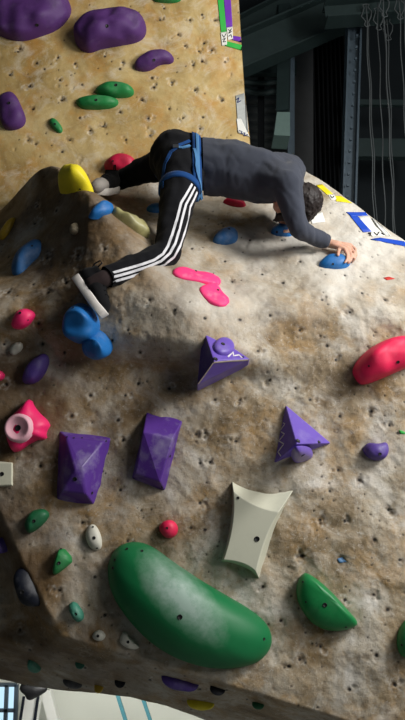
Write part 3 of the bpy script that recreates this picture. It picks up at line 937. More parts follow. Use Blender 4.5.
# ------------------------------------------------------------------ the climber
def ico():
    bm = bmesh.new()
    bmesh.ops.create_icosphere(bm, subdivisions=2, radius=1.0)
    bm.verts.ensure_lookup_table()
    v = np.array([tuple(x.co) for x in bm.verts])
    f = np.array([[q.index for q in p.verts] for p in bm.faces])
    bm.free()
    return v, f
ICO_V, ICO_F = ico()
def blob(caps, voxel, smooth_n=6, wrinkle=None):
    """one continuous skin around tapered limbs; caps = (p, r_p, q, r_q[, axis, squash])"""
    VV, FF, n = [], [], 0
    for cpt in caps:
        p, rp, q, rq = Vector(cpt[0]), cpt[1], Vector(cpt[2]), cpt[3]
        ax = Vector(cpt[4]).normalized() if len(cpt) > 4 else None
        sq = cpt[5] if len(cpt) > 4 else 1.0
        k = max(1, int((q - p).length / (0.22 * min(rp, rq))) + 1)
        for i in range(k + 1):
            t = i / k
            r = rp + (rq - rp) * t
            v = ICO_V * r
            if ax is not None:
                a = np.array(ax)
                v = v + np.outer(v @ a, a) * (sq - 1)
            VV.append(v + np.array(p.lerp(q, t)))
            FF.append(ICO_F + n)
            n += len(v)
    me = bpy.data.meshes.new('tmp')
    me.from_pydata(np.concatenate(VV).tolist(), [], np.concatenate(FF).tolist())
    o = bpy.data.objects.new('tmp', me)
    COL.objects.link(o)
    m = o.modifiers.new('r', 'REMESH'); m.mode = 'VOXEL'; m.voxel_size = voxel
    if smooth_n:
        m = o.modifiers.new('s', 'SMOOTH'); m.factor = 0.5; m.iterations = smooth_n
    dg = bpy.context.evaluated_depsgraph_get()
    ev = o.evaluated_get(dg)
    res = bpy.data.meshes.new_from_object(ev)
    bpy.data.objects.remove(o); bpy.data.meshes.remove(me)
    bm = bmesh.new(); bm.from_mesh(res); bpy.data.meshes.remove(res)
    if wrinkle:
        bm.normal_update()
        for v in bm.verts:
            v.co += v.normal * wrinkle(v.co)
    return bm
def cut(bm, p, n, R):
    p, n = Vector(p), Vector(n).normalized()
    fs = [f for f in bm.faces if (f.calc_center_median() - p).length < R]
    es = set(e for f in fs for e in f.edges); vs = set(v for f in fs for v in f.verts)
    bmesh.ops.bisect_plane(bm, geom=list(vs) + list(es) + fs, plane_co=p, plane_no=n, clear_outer=True)
def bm_obj(name, bm, mat, parent):
    o0 = Vector(parent['_o'])
    me = bpy.data.meshes.new(name)
    bmesh.ops.translate(bm, verts=bm.verts, vec=-o0)
    bm.normal_update()
    bm.to_mesh(me)
    V = [v.co + o0 for v in bm.verts]
    F = [tuple(q.index for q in f.verts) for f in bm.faces]
    bm.free()
    me.polygons.foreach_set('use_smooth', [True] * len(me.polygons))
    me.materials.append(mat)
    o = bpy.data.objects.new(name, me)
    COL.objects.link(o)
    o.parent = parent
    o['_o'] = tuple(o0)
    return o, BVHTree.FromPolygons([tuple(v) for v in V], F)

def fabric(name, col, scale=900.0, rough=0.9, var=0.25, sheen=0.2):
    m, nt, b = mat_new(name, rough, 0.2)
    tc = N(nt, 'ShaderNodeTexCoord')
    n1 = N(nt, 'ShaderNodeTexNoise', i_Scale=scale, i_Detail=2.0)
    n2 = N(nt, 'ShaderNodeTexNoise', i_Scale=12.0, i_Detail=5.0)
    nt.links.new(tc.outputs['Object'], n1.inputs['Vector']); nt.links.new(tc.outputs['Object'], n2.inputs['Vector'])
    c = mix(nt, n2.outputs[0], tuple(x * (1 - var) for x in col), tuple(x * (1 + var) for x in col))
    nt.links.new(c, b.inputs['Base Color'])
    b.inputs['Sheen Weight'].default_value = sheen
    bp = N(nt, 'ShaderNodeBump', i_Strength=0.3, i_Distance=0.001)
    nt.links.new(n1.outputs[0], bp.inputs['Height']); nt.links.new(bp.outputs[0], b.inputs['Normal'])
    return m
SKIN, nt_, b_ = mat_new('skin', 0.5, 0.4)
b_.inputs['Base Color'].default_value = (*srgb(206, 160, 138), 1)
b_.inputs['Subsurface Weight'].default_value = 0.15
b_.inputs['Subsurface Radius'].default_value = (0.02, 0.008, 0.004)
HAIR = simple('dark hair', srgb(30, 21, 19), 0.6, var=0.5, scale=60, bump=0.6)
SHIRT = fabric('charcoal sweatshirt', srgb(58, 62, 73), sheen=0.12)
TROUSER = fabric('black tracksuit cloth', srgb(11, 12, 17), sheen=0.03)
STRIPE = fabric('white stripe cloth', srgb(214, 214, 218), var=.05)
WEB = fabric('blue harness webbing', srgb(20, 64, 120), 400, sheen=.05)
WEB2 = fabric('pale blue harness tape', srgb(70, 116, 160), 400, sheen=.05)
SHOE = fabric('black shoe canvas', srgb(12, 12, 15), 500, sheen=.03)
RUBBER = simple('off white rubber', srgb(228, 222, 216), 0.6)
GREYRUB = simple('grey rubber toe', srgb(158, 152, 146), 0.65)
SOCK = fabric('dark sock', srgb(46, 36, 36), sheen=.02)
METAL = simple('buckle metal', (.5, .5, .52), .3, 1.0)

def near(px, py, off):
    return surf_y(px, py, off)
hip_c = at(183, 164, 3.74)
person = thing('person', "person in charcoal sweatshirt and black tracksuit trousers with white stripes, wearing a blue harness, leaning across the shelf to grip a blue hold", 'person', hip_c)
person['label'] = 'person in charcoal sweatshirt, striped black trousers and blue harness reaching across the shelf'

J = {}
J['waist'] = at(203, 166, 3.72); J['hipN'] = at(182, 176, 3.64); J['hipF'] = at(176, 160, 3.84)
J['seat'] = at(176, 157, 3.74)
J['chest'] = at(261, 177, 3.68); J['mid'] = at(232, 169, 3.70)
J['shN'] = at(287, 184, 3.55); J['shF'] = at(290, 169, 3.78)
J['neck'] = at(286, 186, 3.68)
J['kneeN'] = at(168, 253, 3.42)
J['ankN'] = near(103, 279, .055)
J['kneeF'] = at(140, 172, 3.92)
J['ankF'] = near(113, 184, .17)
J['elN'] = at(298, 229, 3.56)
J['wrN'] = near(327, 243, .075)
J['elF'] = at(287, 208, 3.80)
J['wrF'] = near(283, 222, .085)

# trousers: pelvis and both legs
X3 = Vector((1, 0, 0))
def wr_t(co):
    return 0.006 * mnoise.noise(co * 16) + 0.005 * mnoise.noise(Vector((co.x * 34, co.y * 34, co.z * 20 + 5)))
tr = [(J['waist'] + Vector((.02, 0, .0)), .125, J['seat'], .137), (J['seat'], .137, J['hipN'], .112), (J['seat'], .137, J['hipF'], .115),
      (at(186, 186, 3.68), .075, at(196, 196, 3.70), .035),
      (J['hipN'], .105, J['hipN'].lerp(J['kneeN'], .45), .080), (J['hipN'].lerp(J['kneeN'], .45), .080, J['kneeN'], .062),
      (J['kneeN'], .062, J['kneeN'].lerp(J['ankN'], .4), .057), (J['kneeN'].lerp(J['ankN'], .4), .057, J['ankN'].lerp(J['kneeN'], -.02), .046),
      (J['hipF'], .105, J['kneeF'], .066), (J['kneeF'], .066, J['ankF'].lerp(J['kneeF'], .1), .042)]
bm = blob(tr, .010, 5, wr_t)
cut(bm, J['waist'] + Vector((.055, 0, 0)), (1, 0, 0.05), .3)
cut(bm, J['ankN'].lerp(J['kneeN'], .06), J['ankN'] - J['kneeN'], .16)
cut(bm, J['ankF'].lerp(J['kneeF'], .16), J['ankF'] - J['kneeF'], .12)
trousers, BV_T = bm_obj('trousers', bm, TROUSER, person)
for pth in ([(192, 184), (187, 193), (181, 203), (177, 219), (172, 235), (168, 246), (163, 254), (154, 260), (143, 264), (126, 269), (109, 274)],
            [(195, 187), (191, 195), (186, 204), (182, 219), (179, 231), (175, 244), (170, 253), (161, 261), (147, 267), (128, 273), (110, 278)],
            [(197, 192), (194, 199), (190, 207), (188, 220), (185, 231), (180, 246), (174, 257), (164, 265), (150, 270), (130, 277), (112, 282)]):
    o = strip('white_stripe', dense(pth, 2.0), 0.011, BV_T, STRIPE, trousers, .002)
# sweatshirt
def wr_s(co):
    
    a = mnoise.noise(Vector((co.x * 5 + co.z * 9, co.y * 9, co.z * 5 - co.x * 7)))
    b = mnoise.noise(Vector((co.x * 22 + co.z * 6, co.y * 8, co.z * 9)) + Vector((7, 0, 3)))
    return 0.008 * a - 0.007 * max(0, .25 - abs(b)) * 2
hemP = at(203, 167, 3.72)
sh = [(at(197, 166, 3.72), .143, J['mid'], .142), (J['mid'], .145, J['chest'], .136), (J['chest'], .136, J['chest'].lerp(J['neck'], .7), .100),
      (J['chest'], .125, J['shN'], .080), (J['chest'], .124, J['shF'], .080), (J['shN'], .080, J['shF'], .080),
      (at(284, 170, 3.68), .065, at(292, 172, 3.68), .050),
      (J['shN'], .073, J['elN'], .051), (J['elN'], .051, J['wrN'].lerp(J['elN'], .02), .040),
      (J['shF'], .074, J['elF'], .056), (J['elF'], .056, J['wrF'], .042)]
bm = blob(sh, .010, 5, wr_s)
cut(bm, hemP, (-1, 0, -0.02), .3)
cut(bm, J['wrN'].lerp(J['elN'], .10), J['wrN'] - J['elN'], .12)
cut(bm, J['wrF'].lerp(J['elF'], .1), J['wrF'] - J['elF'], .08)
shirt, BV_S = bm_obj('sweatshirt', bm, SHIRT, person)

# body: one skin from head to hands and ankles
Hc = at(299, 203, 3.66)
U = Vector((0.90, 0.10, -0.28)).normalized()             # crown
Fd = Vector((-0.28, 0.62, -0.62)); Fd = (Fd - U * Fd.dot(U)).normalized()   # face
Sd = U.cross(Fd).normalized()                               # ear to ear
if Sd.y > 0:
    Sd = -Sd
hd = lambda u, f, s: Hc + U * u + Fd * f + Sd * s
body = [(hd(.02, -.012, 0), .082, hd(.0, .004, 0), .080, Sd, .88), (hd(-.03, .012, 0), .066, hd(-.075, .040, 0), .042, Sd, .9),
        (hd(-.02, .075, 0), .012, hd(-.036, .092, 0), .013),                               # nose
        (hd(-.066, .077, .016), .007, hd(-.066, .077, -.016), .007), (hd(-.075, .074, .012), .007, hd(-.075, .074, -.012), .007),   # lips
        (hd(.004, .072, .03), .012, hd(.004, .072, .03), .012), (hd(.004, .072, -.03), .012, hd(.004, .072, -.03), .012),
        (hd(-.01, -.005, .073), .022, hd(-.034, -.002, .071), .013, Sd, .35), (hd(-.01, -.005, -.073), .022, hd(-.034, -.002, -.071), .013, Sd, .35),
        (hd(-.04, -.02, 0), .050, J['neck'], .055), (J['neck'], .06, J['chest'], .095), (J['chest'], .095, J['mid'], .10), (J['mid'], .10, J['waist'], .10),
        (J['waist'], .10, J['seat'], .105), (J['seat'], .10, J['hipN'], .08), (J['seat'], .10, J['hipF'], .08),
        (J['chest'], .08, J['shN'], .055), (J['chest'], .08, J['shF'], .055),
        (J['shN'], .048, J['elN'], .036), (J['elN'], .036, J['wrN'], .024), (J['shF'], .048, J['elF'], .036), (J['elF'], .036, J['wrF'], .024),
        (J['hipN'], .075, J['kneeN'], .045), (J['kneeN'], .045, J['ankN'], .032), (J['hipF'], .075, J['kneeF'], .045), (J['kneeF'], .045, J['ankF'], .03),
        (J['ankN'], .032, near(92, 284, .06), .03)]
def hand(wrist, knuckles, tips, thumb):
    """palm, four unequal fingers in two bends, thumb from the side of the palm"""
    c = [(wrist, .023, (wrist + sum(knuckles, Vector()) / 4) / 2, .022)]
    for k in knuckles:
        c.append((wrist.lerp(k, .35), .015, k, .0105))
    for k, t in zip(knuckles, tips):
        a = k
        for b_, r0, r1 in zip(t, (.0095, .0085, .0078), (.0088, .008, .0065)):
            c.append((a, r0, b_, r1)); a = b_
    a = thumb[0]
    for b_, r0, r1 in zip(thumb[1:], (.013, .010), (.0105, .0085)):
        c.append((a, r0, b_, r1)); a = b_
    return c
BV_H = BVHTree.FromPolygons([tuple(v) for v in HHV], HHF)
def onhold(px, py, off):
    d = ray(px, py)
    h = BV_H.ray_cast(CAM, d)
    w = cast(px, py)
    if h[0] is not None and h[3] < w[2]:
        return h[0] - d * off
    return CAM + d * (w[2] - off)
wr = J['wrN']
kn = [near(350, 243.0, .085), near(349.5, 246.5, .098), near(347.5, 250, .104), near(344.5, 252.5, .106)]
kn = [near(350.5, 245.0, .072), near(349.5, 246.5, .086), near(347.5, 248.0, .097), near(344.8, 249.3, .105)]
tp = [[near(355.5, 249.5, .058), near(356, 255, .035), onhold(354.5, 258.5, .012)],
      [near(354.5, 252.5, .075), near(354.5, 258.5, .050), onhold(352, 262, .010)],
      [near(351.5, 254.5, .085), near(351, 260, .062), onhold(348.5, 263, .010)],
      [near(347.5, 255.5, .090), near(347, 260, .070), onhold(345, 262.5, .010)]]
th = [wr.lerp(kn[0], .3), near(339, 248, .085), onhold(338, 255, .012)]
body += hand(wr, kn, tp, th)
wf = J['wrF']
knf = [near(284 + i * 2.6, 226.5, .07) for i in range(4)]
tpf = [[near(284.5 + i * 2.6, 229, .062), near(284.5 + i * 2.6, 231.5, .056)] for i in range(4)]
body += hand(wf, knf, tpf, [wf.lerp(knf[0], .3), near(280, 226, .07), near(279, 229, .062)])
bm = blob(body, .0045, 3)
bodyo, BV_B = bm_obj('body', bm, SKIN, person)

# hair, with a loose fringe falling towards the wall
hair = [(hd(.022, -.018, 0), .091, hd(.004, -.016, 0), .089, Sd, .92), (hd(-.03, -.035, 0), .066, hd(-.055, -.040, 0), .05, Sd, .95),
        (hd(.035, .03, .02), .055, hd(.03, .045, -.02), .05)]
for k in range(22):
    a = k / 21 * 2 - 1
    s = a * .078
    hair.append((hd(.05, .05 - abs(a) * .05, s * .8), .018, hd(-.002 - .02 * random.random() - .03 * abs(a), .082 - .06 * abs(a) + .01 * random.random(), s), .006))
for k in range(7):
    hair.append((hd(-.0, .05, .05 + .003 * k), .018, hd(-.075 - .012 * random.random(), .062 + .006 * k, .060), .007))
def wr_h(co):
    return .004 * mnoise.noise(Vector((co.x * 90, co.y * 40, co.z * 40))) + .003 * mnoise.noise(co * 120)
bm = blob(hair, .005, 2, wr_h)
bm_obj('hair', bm, HAIR, person)

# harness
def band(name, cen, axis, width, bv, mat, parent, th=.007, R=.35, n=56, up=None, gap=.002, maxr=9):
    axis = Vector(axis).normalized()
    a = axis.orthogonal().normalized() if up is None else (Vector(up) - axis * Vector(up).dot(axis)).normalized()
    b = axis.cross(a)
    rows = []
    for s in (-.5, -.17, .17, .5):
        row = []
        for k in range(n):
            t = 2 * math.pi * k / n
            d = a * math.cos(t) + b * math.sin(t)
            o = cen + axis * s * width
            loc = None
            for step in range(60):                      # walk outwards until the cloth is crossed
                h = bv.ray_cast(o, d, R)
                loc = h[0]
                break
            row.append((loc - o).length if loc is not None else None)
        good = [r for r in row if r]
        med = sorted(good)[len(good) // 2]
        row = [min(r, med * 1.45) if r else med for r in row]
        for _ in range(2):
            row = [(row[k - 1] + 2 * row[k] + row[(k + 1) % n]) / 4 if row[k] > (row[k - 1] + row[(k + 1) % n]) / 2 - .004 else (row[k - 1] + row[(k + 1) % n]) / 2 for k in range(n)]
        rows.append([(cen + axis * s * width, a * math.cos(2 * math.pi * k / n) + b * math.sin(2 * math.pi * k / n), row[k]) for k in range(n)])
    V, F = [], []
    for rr, ex in [(r, gap - .008) for r in (rows[0],)] + [(r, gap + th) for r in rows] + [(rows[-1], gap - .008)]:
        for (o, d, r) in rr:
            V.append(o + d * (r + ex))
    m = len(V) // n
    for i in range(m):
        for k in range(n):
            i2 = (i + 1) % m
            F.append((i * n + k, i * n + (k + 1) % n, i2 * n + (k + 1) % n, i2 * n + k))
    return mesh_obj(name, V, F, mat, parent)
cW = at(197, 166, 3.73)
harness = band('harness', cW, (1, 0, .03), .042, BV_T, WEB, person)
band('webbing', at(198, 166, 3.73), (1, 0, .03), .016, BV_T, WEB2, harness, th=.011)
cL = J['hipN'].lerp(J['kneeN'], .24)
axL = (J['kneeN'] - J['hipN']).normalized()
band('leg_loop', at(175, 194, 3.62), (at(180, 176, 3.70) - at(172, 220, 3.55)), .030, BV_T, WEB, harness)
cF = J['hipF'].lerp(J['kneeF'], .4)
band('leg_loop', cF, J['kneeF'] - J['hipF'], .040, BV_T, WEB, harness, R=.16)
strip('riser_strap', dense([(190, 141), (180, 145), (171, 152), (165, 164), (163, 176), (163, 188)], 2), .016, BV_T, WEB, harness, .004)
strip('riser_strap', dense([(190, 146), (182, 148), (173, 147)], 2), .012, BV_T, WEB2, harness, .006)
strip('riser_strap', dense([(194, 150), (195, 165), (198, 182), (200, 198)], 2), .014, BV_T, WEB2, harness, .014)
bk = MB()
pB = BV_T.ray_cast(CAM, ray(176, 147))[0]
if pB is not None:
    bk.box(pB + Vector((0, -.008, 0)), (.028, .008, .016))
    bk.build('buckle', METAL, harness)

# shoes
def shoe(heel, toe, up, side, L=None, capmat=GREYRUB, cap=True, laces=True):
    heel, toe = Vector(heel), Vector(toe)
    f = (toe - heel); L = f.length; f.normalize()
    up = (Vector(up) - f * Vector(up).dot(f)).normalized()
    sd = f.cross(up)
    P = lambda a, u, s=0: heel + f * (a * L) + up * u + sd * s
    k = L / .24
    caps = [(P(.14, .048), .042, P(.45, .042), .046), (P(.45, .042), .046, P(.8, .028), .040, up, .85), (P(.8, .024), .035, P(.9, .02), .030, up, .75),
            (P(.14, .05), .037, P(.20, .092), .036)]
    bm = blob(caps, .006, 4)
    cut(bm, P(.2, .102), up, .09)
    up_o, bv = bm_obj('shoe', bm, SHOE, person)
    # sole: foot-shaped slab
    prof = [(0.0, .0), (.02, .020), (.08, .032), (.25, .036), (.45, .035), (.65, .043), (.8, .044), (.92, .034), (.985, .018), (1.0, .0)]
    out = [(a, w) for a, w in prof] + [(a, -w) for a, w in prof[-2:0:-1]]
    V, F = [], []
    lv = [(-.016, .94), (-.012, 1.02), (.016, 1.06), (.020, 1.0)]
    for (h, s) in lv:
        for (a, w) in out:
            V.append(P((a - .5) * (1 + .06 * s) + .5, h + (.014 * max(0, a - .75) * 4 * .5), w * s))
    m = len(out)
    for i in range(len(lv) - 1):
        for q in range(m):
            F.append((i * m + q, i * m + (q + 1) % m, (i + 1) * m + (q + 1) % m, (i + 1) * m + q))
    F.append(tuple(range(m))[::-1]); F.append(tuple((len(lv) - 1) * m + q for q in range(m)))
    mesh_obj('sole', V, F, RUBBER, up_o)
    if cap:
        bm = blob([(P(.80, .034), .045, P(.97, .030), .038, up, .9)], .005, 3)
        bm_obj('toe_cap', bm, capmat, up_o)
    if laces:
        mb = MB()
        for q in range(4):
            a = .42 + .09 * q
            r = [bv.ray_cast(P(a + .02 * (s_ % 2), .14, .022 * s_), -up)[0] for s_ in (-1, -.3, .3, 1)]
            r = [x + up * .001 for x in r if x is not None]
            if len(r) > 1:
                mb.tube(r, .0028, 6)
        if mb.v:
            mb.build('laces', SHOE, up_o, True)
        loop = [P(.02, .075), P(-.03, .10), P(-.02, .125), P(.05, .125), P(.07, .10)]
        MB().tube(loop, .0035, 6).build('pull_tab', SHOE, up_o, True)
    return up_o
hN = near(76, 278, .075); tN = near(102, 316, .075)
shoe(hN, tN, J['ankN'] + Vector((0.05, 0, .01)) - hN, None, cap=False)
hF = near(115, 190, .16); tF = near(97, 193, .13) 
shoe(hF, tF, Vector((.1, -.3, 1)), None, capmat=GREYRUB)
bm = blob([(J['ankN'].lerp(J['kneeN'], .2), .038, J['ankN'], .038), (J['ankN'], .038, near(92, 284, .06), .037)], .007, 3)
bm_obj('sock', bm, SOCK, person)
bm = blob([(J['ankF'].lerp(J['kneeF'], .3), .036, J['ankF'], .034)], .007, 3)
bm_obj('sock', bm, SOCK, person)
# ------------------------------------------------------------------ tape and labels stuck on the wall
def patch(name, quad, mat, parent=None, which='any', th=.0018, nu=14, nv=6, lift_=.0012, origin=None):
    """thin sheet laid on the wall inside a four-cornered pixel outline"""
    V, F, Vb = [], [], []
    a, b, c, d = [Vector(q) for q in quad]
    for i in range(nu + 1):
        for j in range(nv + 1):
            p = a.lerp(b, i / nu).lerp(d.lerp(c, i / nu), j / nv)
            h = cast(p.x, p.y, which)
            if h is None:
                h = (V[-1], Vector((0, -1, 0)), 0) if V else (at(p.x, p.y, 4.0), Vector((0, -1, 0)), 0)
            V.append(h[0] + h[1] * (lift_ + th)); Vb.append(h[0] + h[1] * lift_)
    n = len(V)
    id_ = lambda i, j: i * (nv + 1) + j
    for i in range(nu):
        for j in range(nv):
            q = (id_(i, j), id_(i + 1, j), id_(i + 1, j + 1), id_(i, j + 1))
            F.append(q); F.append(tuple(n + k for k in q[::-1]))
    rim = [id_(i, 0) for i in range(nu + 1)] + [id_(nu, j) for j in range(1, nv + 1)] + [id_(i, nv) for i in range(nu - 1, -1, -1)] + [id_(0, j) for j in range(nv - 1, 0, -1)]
    for k in range(len(rim)):
        x, y = rim[k], rim[(k + 1) % len(rim)]
        F.append((x, y, n + y, n + x))
    return mesh_obj(name, V + Vb, F, mat, parent, True)
def scrawl(root, lines, which, width=.0045, mat=None):
    bv = BV_UP if which == 'up' else BV_MAIN
    for ln in lines:
        o = strip('marker_writing', dense(ln, 1.0), width, bv, mat or INK, root, .0052)
T_GREEN = simple('green tape', srgb(52, 176, 72), .5, var=.05)
T_PURPLE = simple('purple tape', srgb(112, 48, 176), .5, var=.05)
T_YELLOW = simple('yellow tape', srgb(238, 218, 30), .5, var=.05)
T_BLUE = simple('blue tape', srgb(24, 72, 184), .5, var=.05)
PAPER = simple('white paper label', srgb(226, 226, 220), .7, var=.05)
PAPER2 = simple('worn silver tape', srgb(176, 180, 178), .5, var=.3, scale=45)
INK = simple('black marker', (.01, .01, .015), .6)
INKB = simple('dark blue marker', (.01, .02, .12), .6)
tg = 'tape runs at the top of the ochre panel'
t = thing('tape_run', 'green tape run bent round the outer side of the purple one', 'tape', cast(222, 20)[0], tg)
patch('strip', [(217, -6), (223, -6), (226.5, 33), (221, 33)], T_GREEN, t, 'up')
patch('strip', [(225, 41), (243, 45.5), (243, 51), (225, 46)], T_GREEN, t, 'up')
t = thing('tape_run', 'purple tape run inside the green one beside the panel edge', 'tape', cast(228, 20)[0], tg)
patch('strip', [(223.5, -6), (230.5, -6), (232.5, 27), (226, 28)], T_PURPLE, t, 'up')
patch('strip', [(233, 36), (243, 37.5), (243, 43), (232, 40)], T_PURPLE, t, 'up')
lg = 'white labels on the panel tape'
lb = thing('paper_label', 'left white label with black scrawl on the green tape', 'label', cast(223, 39)[0], lg)
patch('paper', [(220.5, 33), (226.5, 32), (227, 45), (222, 46)], PAPER, lb, 'up', th=.003)
scrawl(lb, [[(222, 35), (224, 38), (226, 34)], [(222.5, 40), (225.5, 38.5), (223, 42.5), (226, 42)]], 'up')
lb = thing('paper_label', 'right white label with black scrawl on the purple tape', 'label', cast(229, 33)[0], lg)
patch('paper', [(226.5, 28), (232.5, 27), (233, 39), (228, 40.5)], PAPER, lb, 'up', th=.003)
scrawl(lb, [[(228, 30), (231.5, 32), (228.5, 34), (231.5, 29)], [(228.5, 37), (231, 35), (231.8, 38)]], 'up')
lb = thing('paper_label', 'torn silver and white label on the lower right edge of the ochre panel', 'label', cast(240, 115)[0])
patch('paper', [(235.5, 96), (245, 93), (248.5, 132), (238, 130)], PAPER2, lb, 'up')
o = patch('paper_scrap', [(236.5, 119), (241, 119), (249.5, 137), (238, 133)], PAPER, lb, 'up', th=.003)
scrawl(lb, [[(236.5, 100), (239, 98), (237.5, 103), (241, 101)], [(239, 131), (242, 132), (241, 134), (245, 133), (244, 136), (248, 135)]], 'up', mat=INKB)
yt = 'yellow tape beside the climber'
t = thing('tape_run', 'yellow tape in two strips with a label between, near the sawn edge', 'tape', cast(325, 194)[0])
patch('strip', [(316, 185.5), (322, 184.5), (333, 194.5), (327, 195)], T_YELLOW, t, 'main')
patch('strip', [(335, 196), (341, 196.5), (352, 203.5), (336, 201.5)], T_YELLOW, t, 'main')
patch('label', [(328, 195), (334, 195), (337, 200), (331, 200)], PAPER, t, 'main')
scrawl(t, [[(330, 196), (332, 199), (334, 196.5)]], 'main')
t = thing('tape_run', 'blue tape run bent like a hook beside the large white sheet', 'tape', cast(362, 228)[0])
patch('strip', [(346, 212.5), (365, 212.5), (368, 216), (351, 216.5)], T_BLUE, t, 'main')
patch('strip', [(349, 215), (356, 215), (371.5, 232), (363, 232.5)], T_BLUE, t, 'main')
patch('strip', [(370, 239.5), (380, 238), (409, 242.5), (409, 247.5)], T_BLUE, t, 'main')
t = thing('paper_label', 'large white sheet with blue and black scrawl beside the blue tape', 'label', cast(380, 228)[0])
patch('paper', [(358.5, 217), (372, 214.5), (391, 236), (372, 237)], PAPER, t, 'main', th=.001)
scrawl(t, [[(368, 234), (371, 233), (370, 236)], [(374, 233), (377, 236), (379, 232.5)], [(381, 233.5), (384, 235.5)]], 'main')
t = thing('paper_label', 'white sheet half hidden beyond the climber\'s head', 'label', cast(318, 215)[0])
patch('paper', [(309, 216), (322, 212), (325, 222), (312, 224)], PAPER, t, 'main')

for quad, m, lab in (([(329, 254), (334, 254.5), (337, 257), (332, 257.5)], T_GREEN, 'green paint chip on the shelf below the gripped blue hold'),
                     ([(383, 278), (389, 277), (395, 279), (387, 280.5)], simple('red paint', srgb(190, 50, 40), .6), 'red paint chip on the shelf near the right edge'),
                     ([(399, 430), (403, 431), (407, 434), (400, 434)], T_GREEN, 'green paint chip at the right edge beyond the egg-shaped hold'),
                     ([(337, 559), (342, 557), (347, 562), (339, 563)], simple('blue paint', srgb(80, 120, 160), .6), 'pale blue paint chip above the half-moon volume')):
    tag(patch('paint_chip', quad, m, None, 'main', th=.0008, nu=5, nv=3), lab, 'paint chip', 'paint chips on the wall')

# ------------------------------------------------------------------ the dark hall beyond
DARKW = simple('dark hall sheet', srgb(30, 38, 42), .8, var=.25, scale=3)
DARKG = simple('dark green steel', srgb(44, 60, 60), .6, var=.3, scale=8)
STEELB = simple('blue grey steel', srgb(84, 100, 112), .55, var=.25, scale=12)
COLM = simple('dull grey steel', srgb(70, 72, 74), .7, var=.2, scale=8)
PALEG = simple('pale green panel', srgb(120, 146, 140), .6, var=.1)
ROPE = simple('rope', srgb(92, 98, 100), .8, var=.2)
VOID = simple('matt black curtain', srgb(16, 20, 24), .9)
YB = 9.0
def corrug(name, x0, x1, z0, z1, y, mat, pitch=.18, depth_=.03):
    mb = MB()
    n = int((z1 - z0) / pitch * 4)
    V = []
    for i in range(n + 1):
        z = z0 + (z1 - z0) * i / n
        off = (0, depth_, depth_, 0)[i % 4]
        V += [Vector((x0, y - off, z)), Vector((x1, y - off, z)), ]
    F = [(2 * i, 2 * i + 1, 2 * i + 3, 2 * i + 2) for i in range(n)]
    n2 = len(V)
    V += [Vector((x0, y + .1, z0)), Vector((x1, y + .1, z0)), Vector((x1, y + .1, z1)), Vector((x0, y + .1, z1))]
    F.append((n2, n2 + 1, n2 + 2, n2 + 3))
    mb.add(V, F)
    return mb.build(name, mat)
struct(MB().box((0, YB + .1, 4.6), (16, .2, 8.0)).build('wall_hall', DARKW))
struct(MB().box((0, 6.75, .80), (12, 4.5, .12)).build('ceiling_lower', simple('lower room ceiling', srgb(200, 200, 196), .8)))
struct(MB().box((0, 5, -1.05), (16, 12, .1)).build('floor', simple('grey gym floor', srgb(150, 152, 150), .7)))
def DKY(Y):
    return proj(Vector((0, Y, .86))).y
def px_bar(name, p, q, Y, w, mat, label, cat, group=None, h=None, Y2=None):
    mb = MB().bar(at(p[0], p[1], Y), at(q[0], q[1], Y2 or Y), w, h)
    o = mb.build(name, mat)
    return tag(o, label, cat, group)
def ibeam(name, p, q, Y, wd, ht, mat, label, cat, group=None, Y2=None):
    a, b = at(p[0], p[1], Y), at(q[0], q[1], Y2 or Y)
    r = thing(name, label, cat, a, group)
    d = (b - a).normalized()
    s = Vector((0, 1, 0)); u = d.cross(s).normalized()
    for nm, off in (('flange', ht / 2), ('flange', -ht / 2)):
        mb = MB(); dd = (b - a); rot = Matrix((u, d, s)).transposed()
        mb.box((a + b) / 2 + u * off, (.018, dd.length, wd), rot); mb.build(nm, mat, r)
    mb = MB(); mb.box((a + b) / 2, (ht, (b - a).length, .014), Matrix((u, d, s)).transposed()); mb.build('web', mat, r)
    return r
ibeam('roof_beam', (225, 62), (420, -22), 7.2, .22, .34, DARKG, 'deep dark green roof beam rising to the right at the top of the hall', 'beam', 'roof beams')
ibeam('roof_beam', (225, 40), (330, -14), 7.8, .18, .26, DARKG, 'slimmer dark green roof beam behind, nearest the ochre panel', 'beam', 'roof beams')
ibeam('roof_beam', (325, 14), (430, 6), 6.6, .2, .16, DARKG, 'short dark green beam running right over the hanging ropes', 'beam', 'roof beams')
col_ = ibeam('steel_column', (354, 18), (336, DKY(6.9)), 6.9, .16, .11, STEELB, 'blue grey steel column with bolt heads beside the hanging ropes', 'column')
mb = MB()
for k in range(16):
    mb.box(at(357 - k * .72, 36 + k * 11.5, 6.78), (.02, .03, .02))
bo = mb.build('bolt_heads', STEELB, col_)
bo['kind'] = 'stuff'
px_bar('column_brace', (356, 22), (372, 3), 6.9, .10, STEELB, 'short slanted brace at the head of the steel column', 'brace')
px_bar('wall_pier', (302, 20), (301, DKY(8.2)), 8.2, .22, COLM, 'broad dull grey pier left of the black curtain', 'pier')
px_bar('pale_pipe', (291, 40), (290, DKY(7.8)), 7.8, .07, STEELB, 'thin blue grey pipe standing beside the broad pier', 'pipe')
# curtain
V, F = [], []
p0, p1 = at(309, 30, 8.4), at(345, 30, 8.4); z0, z1 = 0.86, at(309, 20, 8.4).z
for i in range(41):
    x = p0.x + (p1.x - p0.x) * i / 40
    y = 8.4 + .05 * math.sin(i * 1.3)
    V += [(x, y, z0), (x, y, z1), (x, y + .03, z0), (x, y + .03, z1)]
for i in range(40):
    a, b = 4 * i, 4 * i + 4
    F += [(a, b, b + 1, a + 1), (a + 2, a + 3, b + 3, b + 2), (a, a + 2, b + 2, b), (a + 1, b + 1, b + 3, a + 3)]
tag(mesh_obj('curtain', V, F, VOID), 'matt black curtain between the grey pier and the steel column', 'curtain')
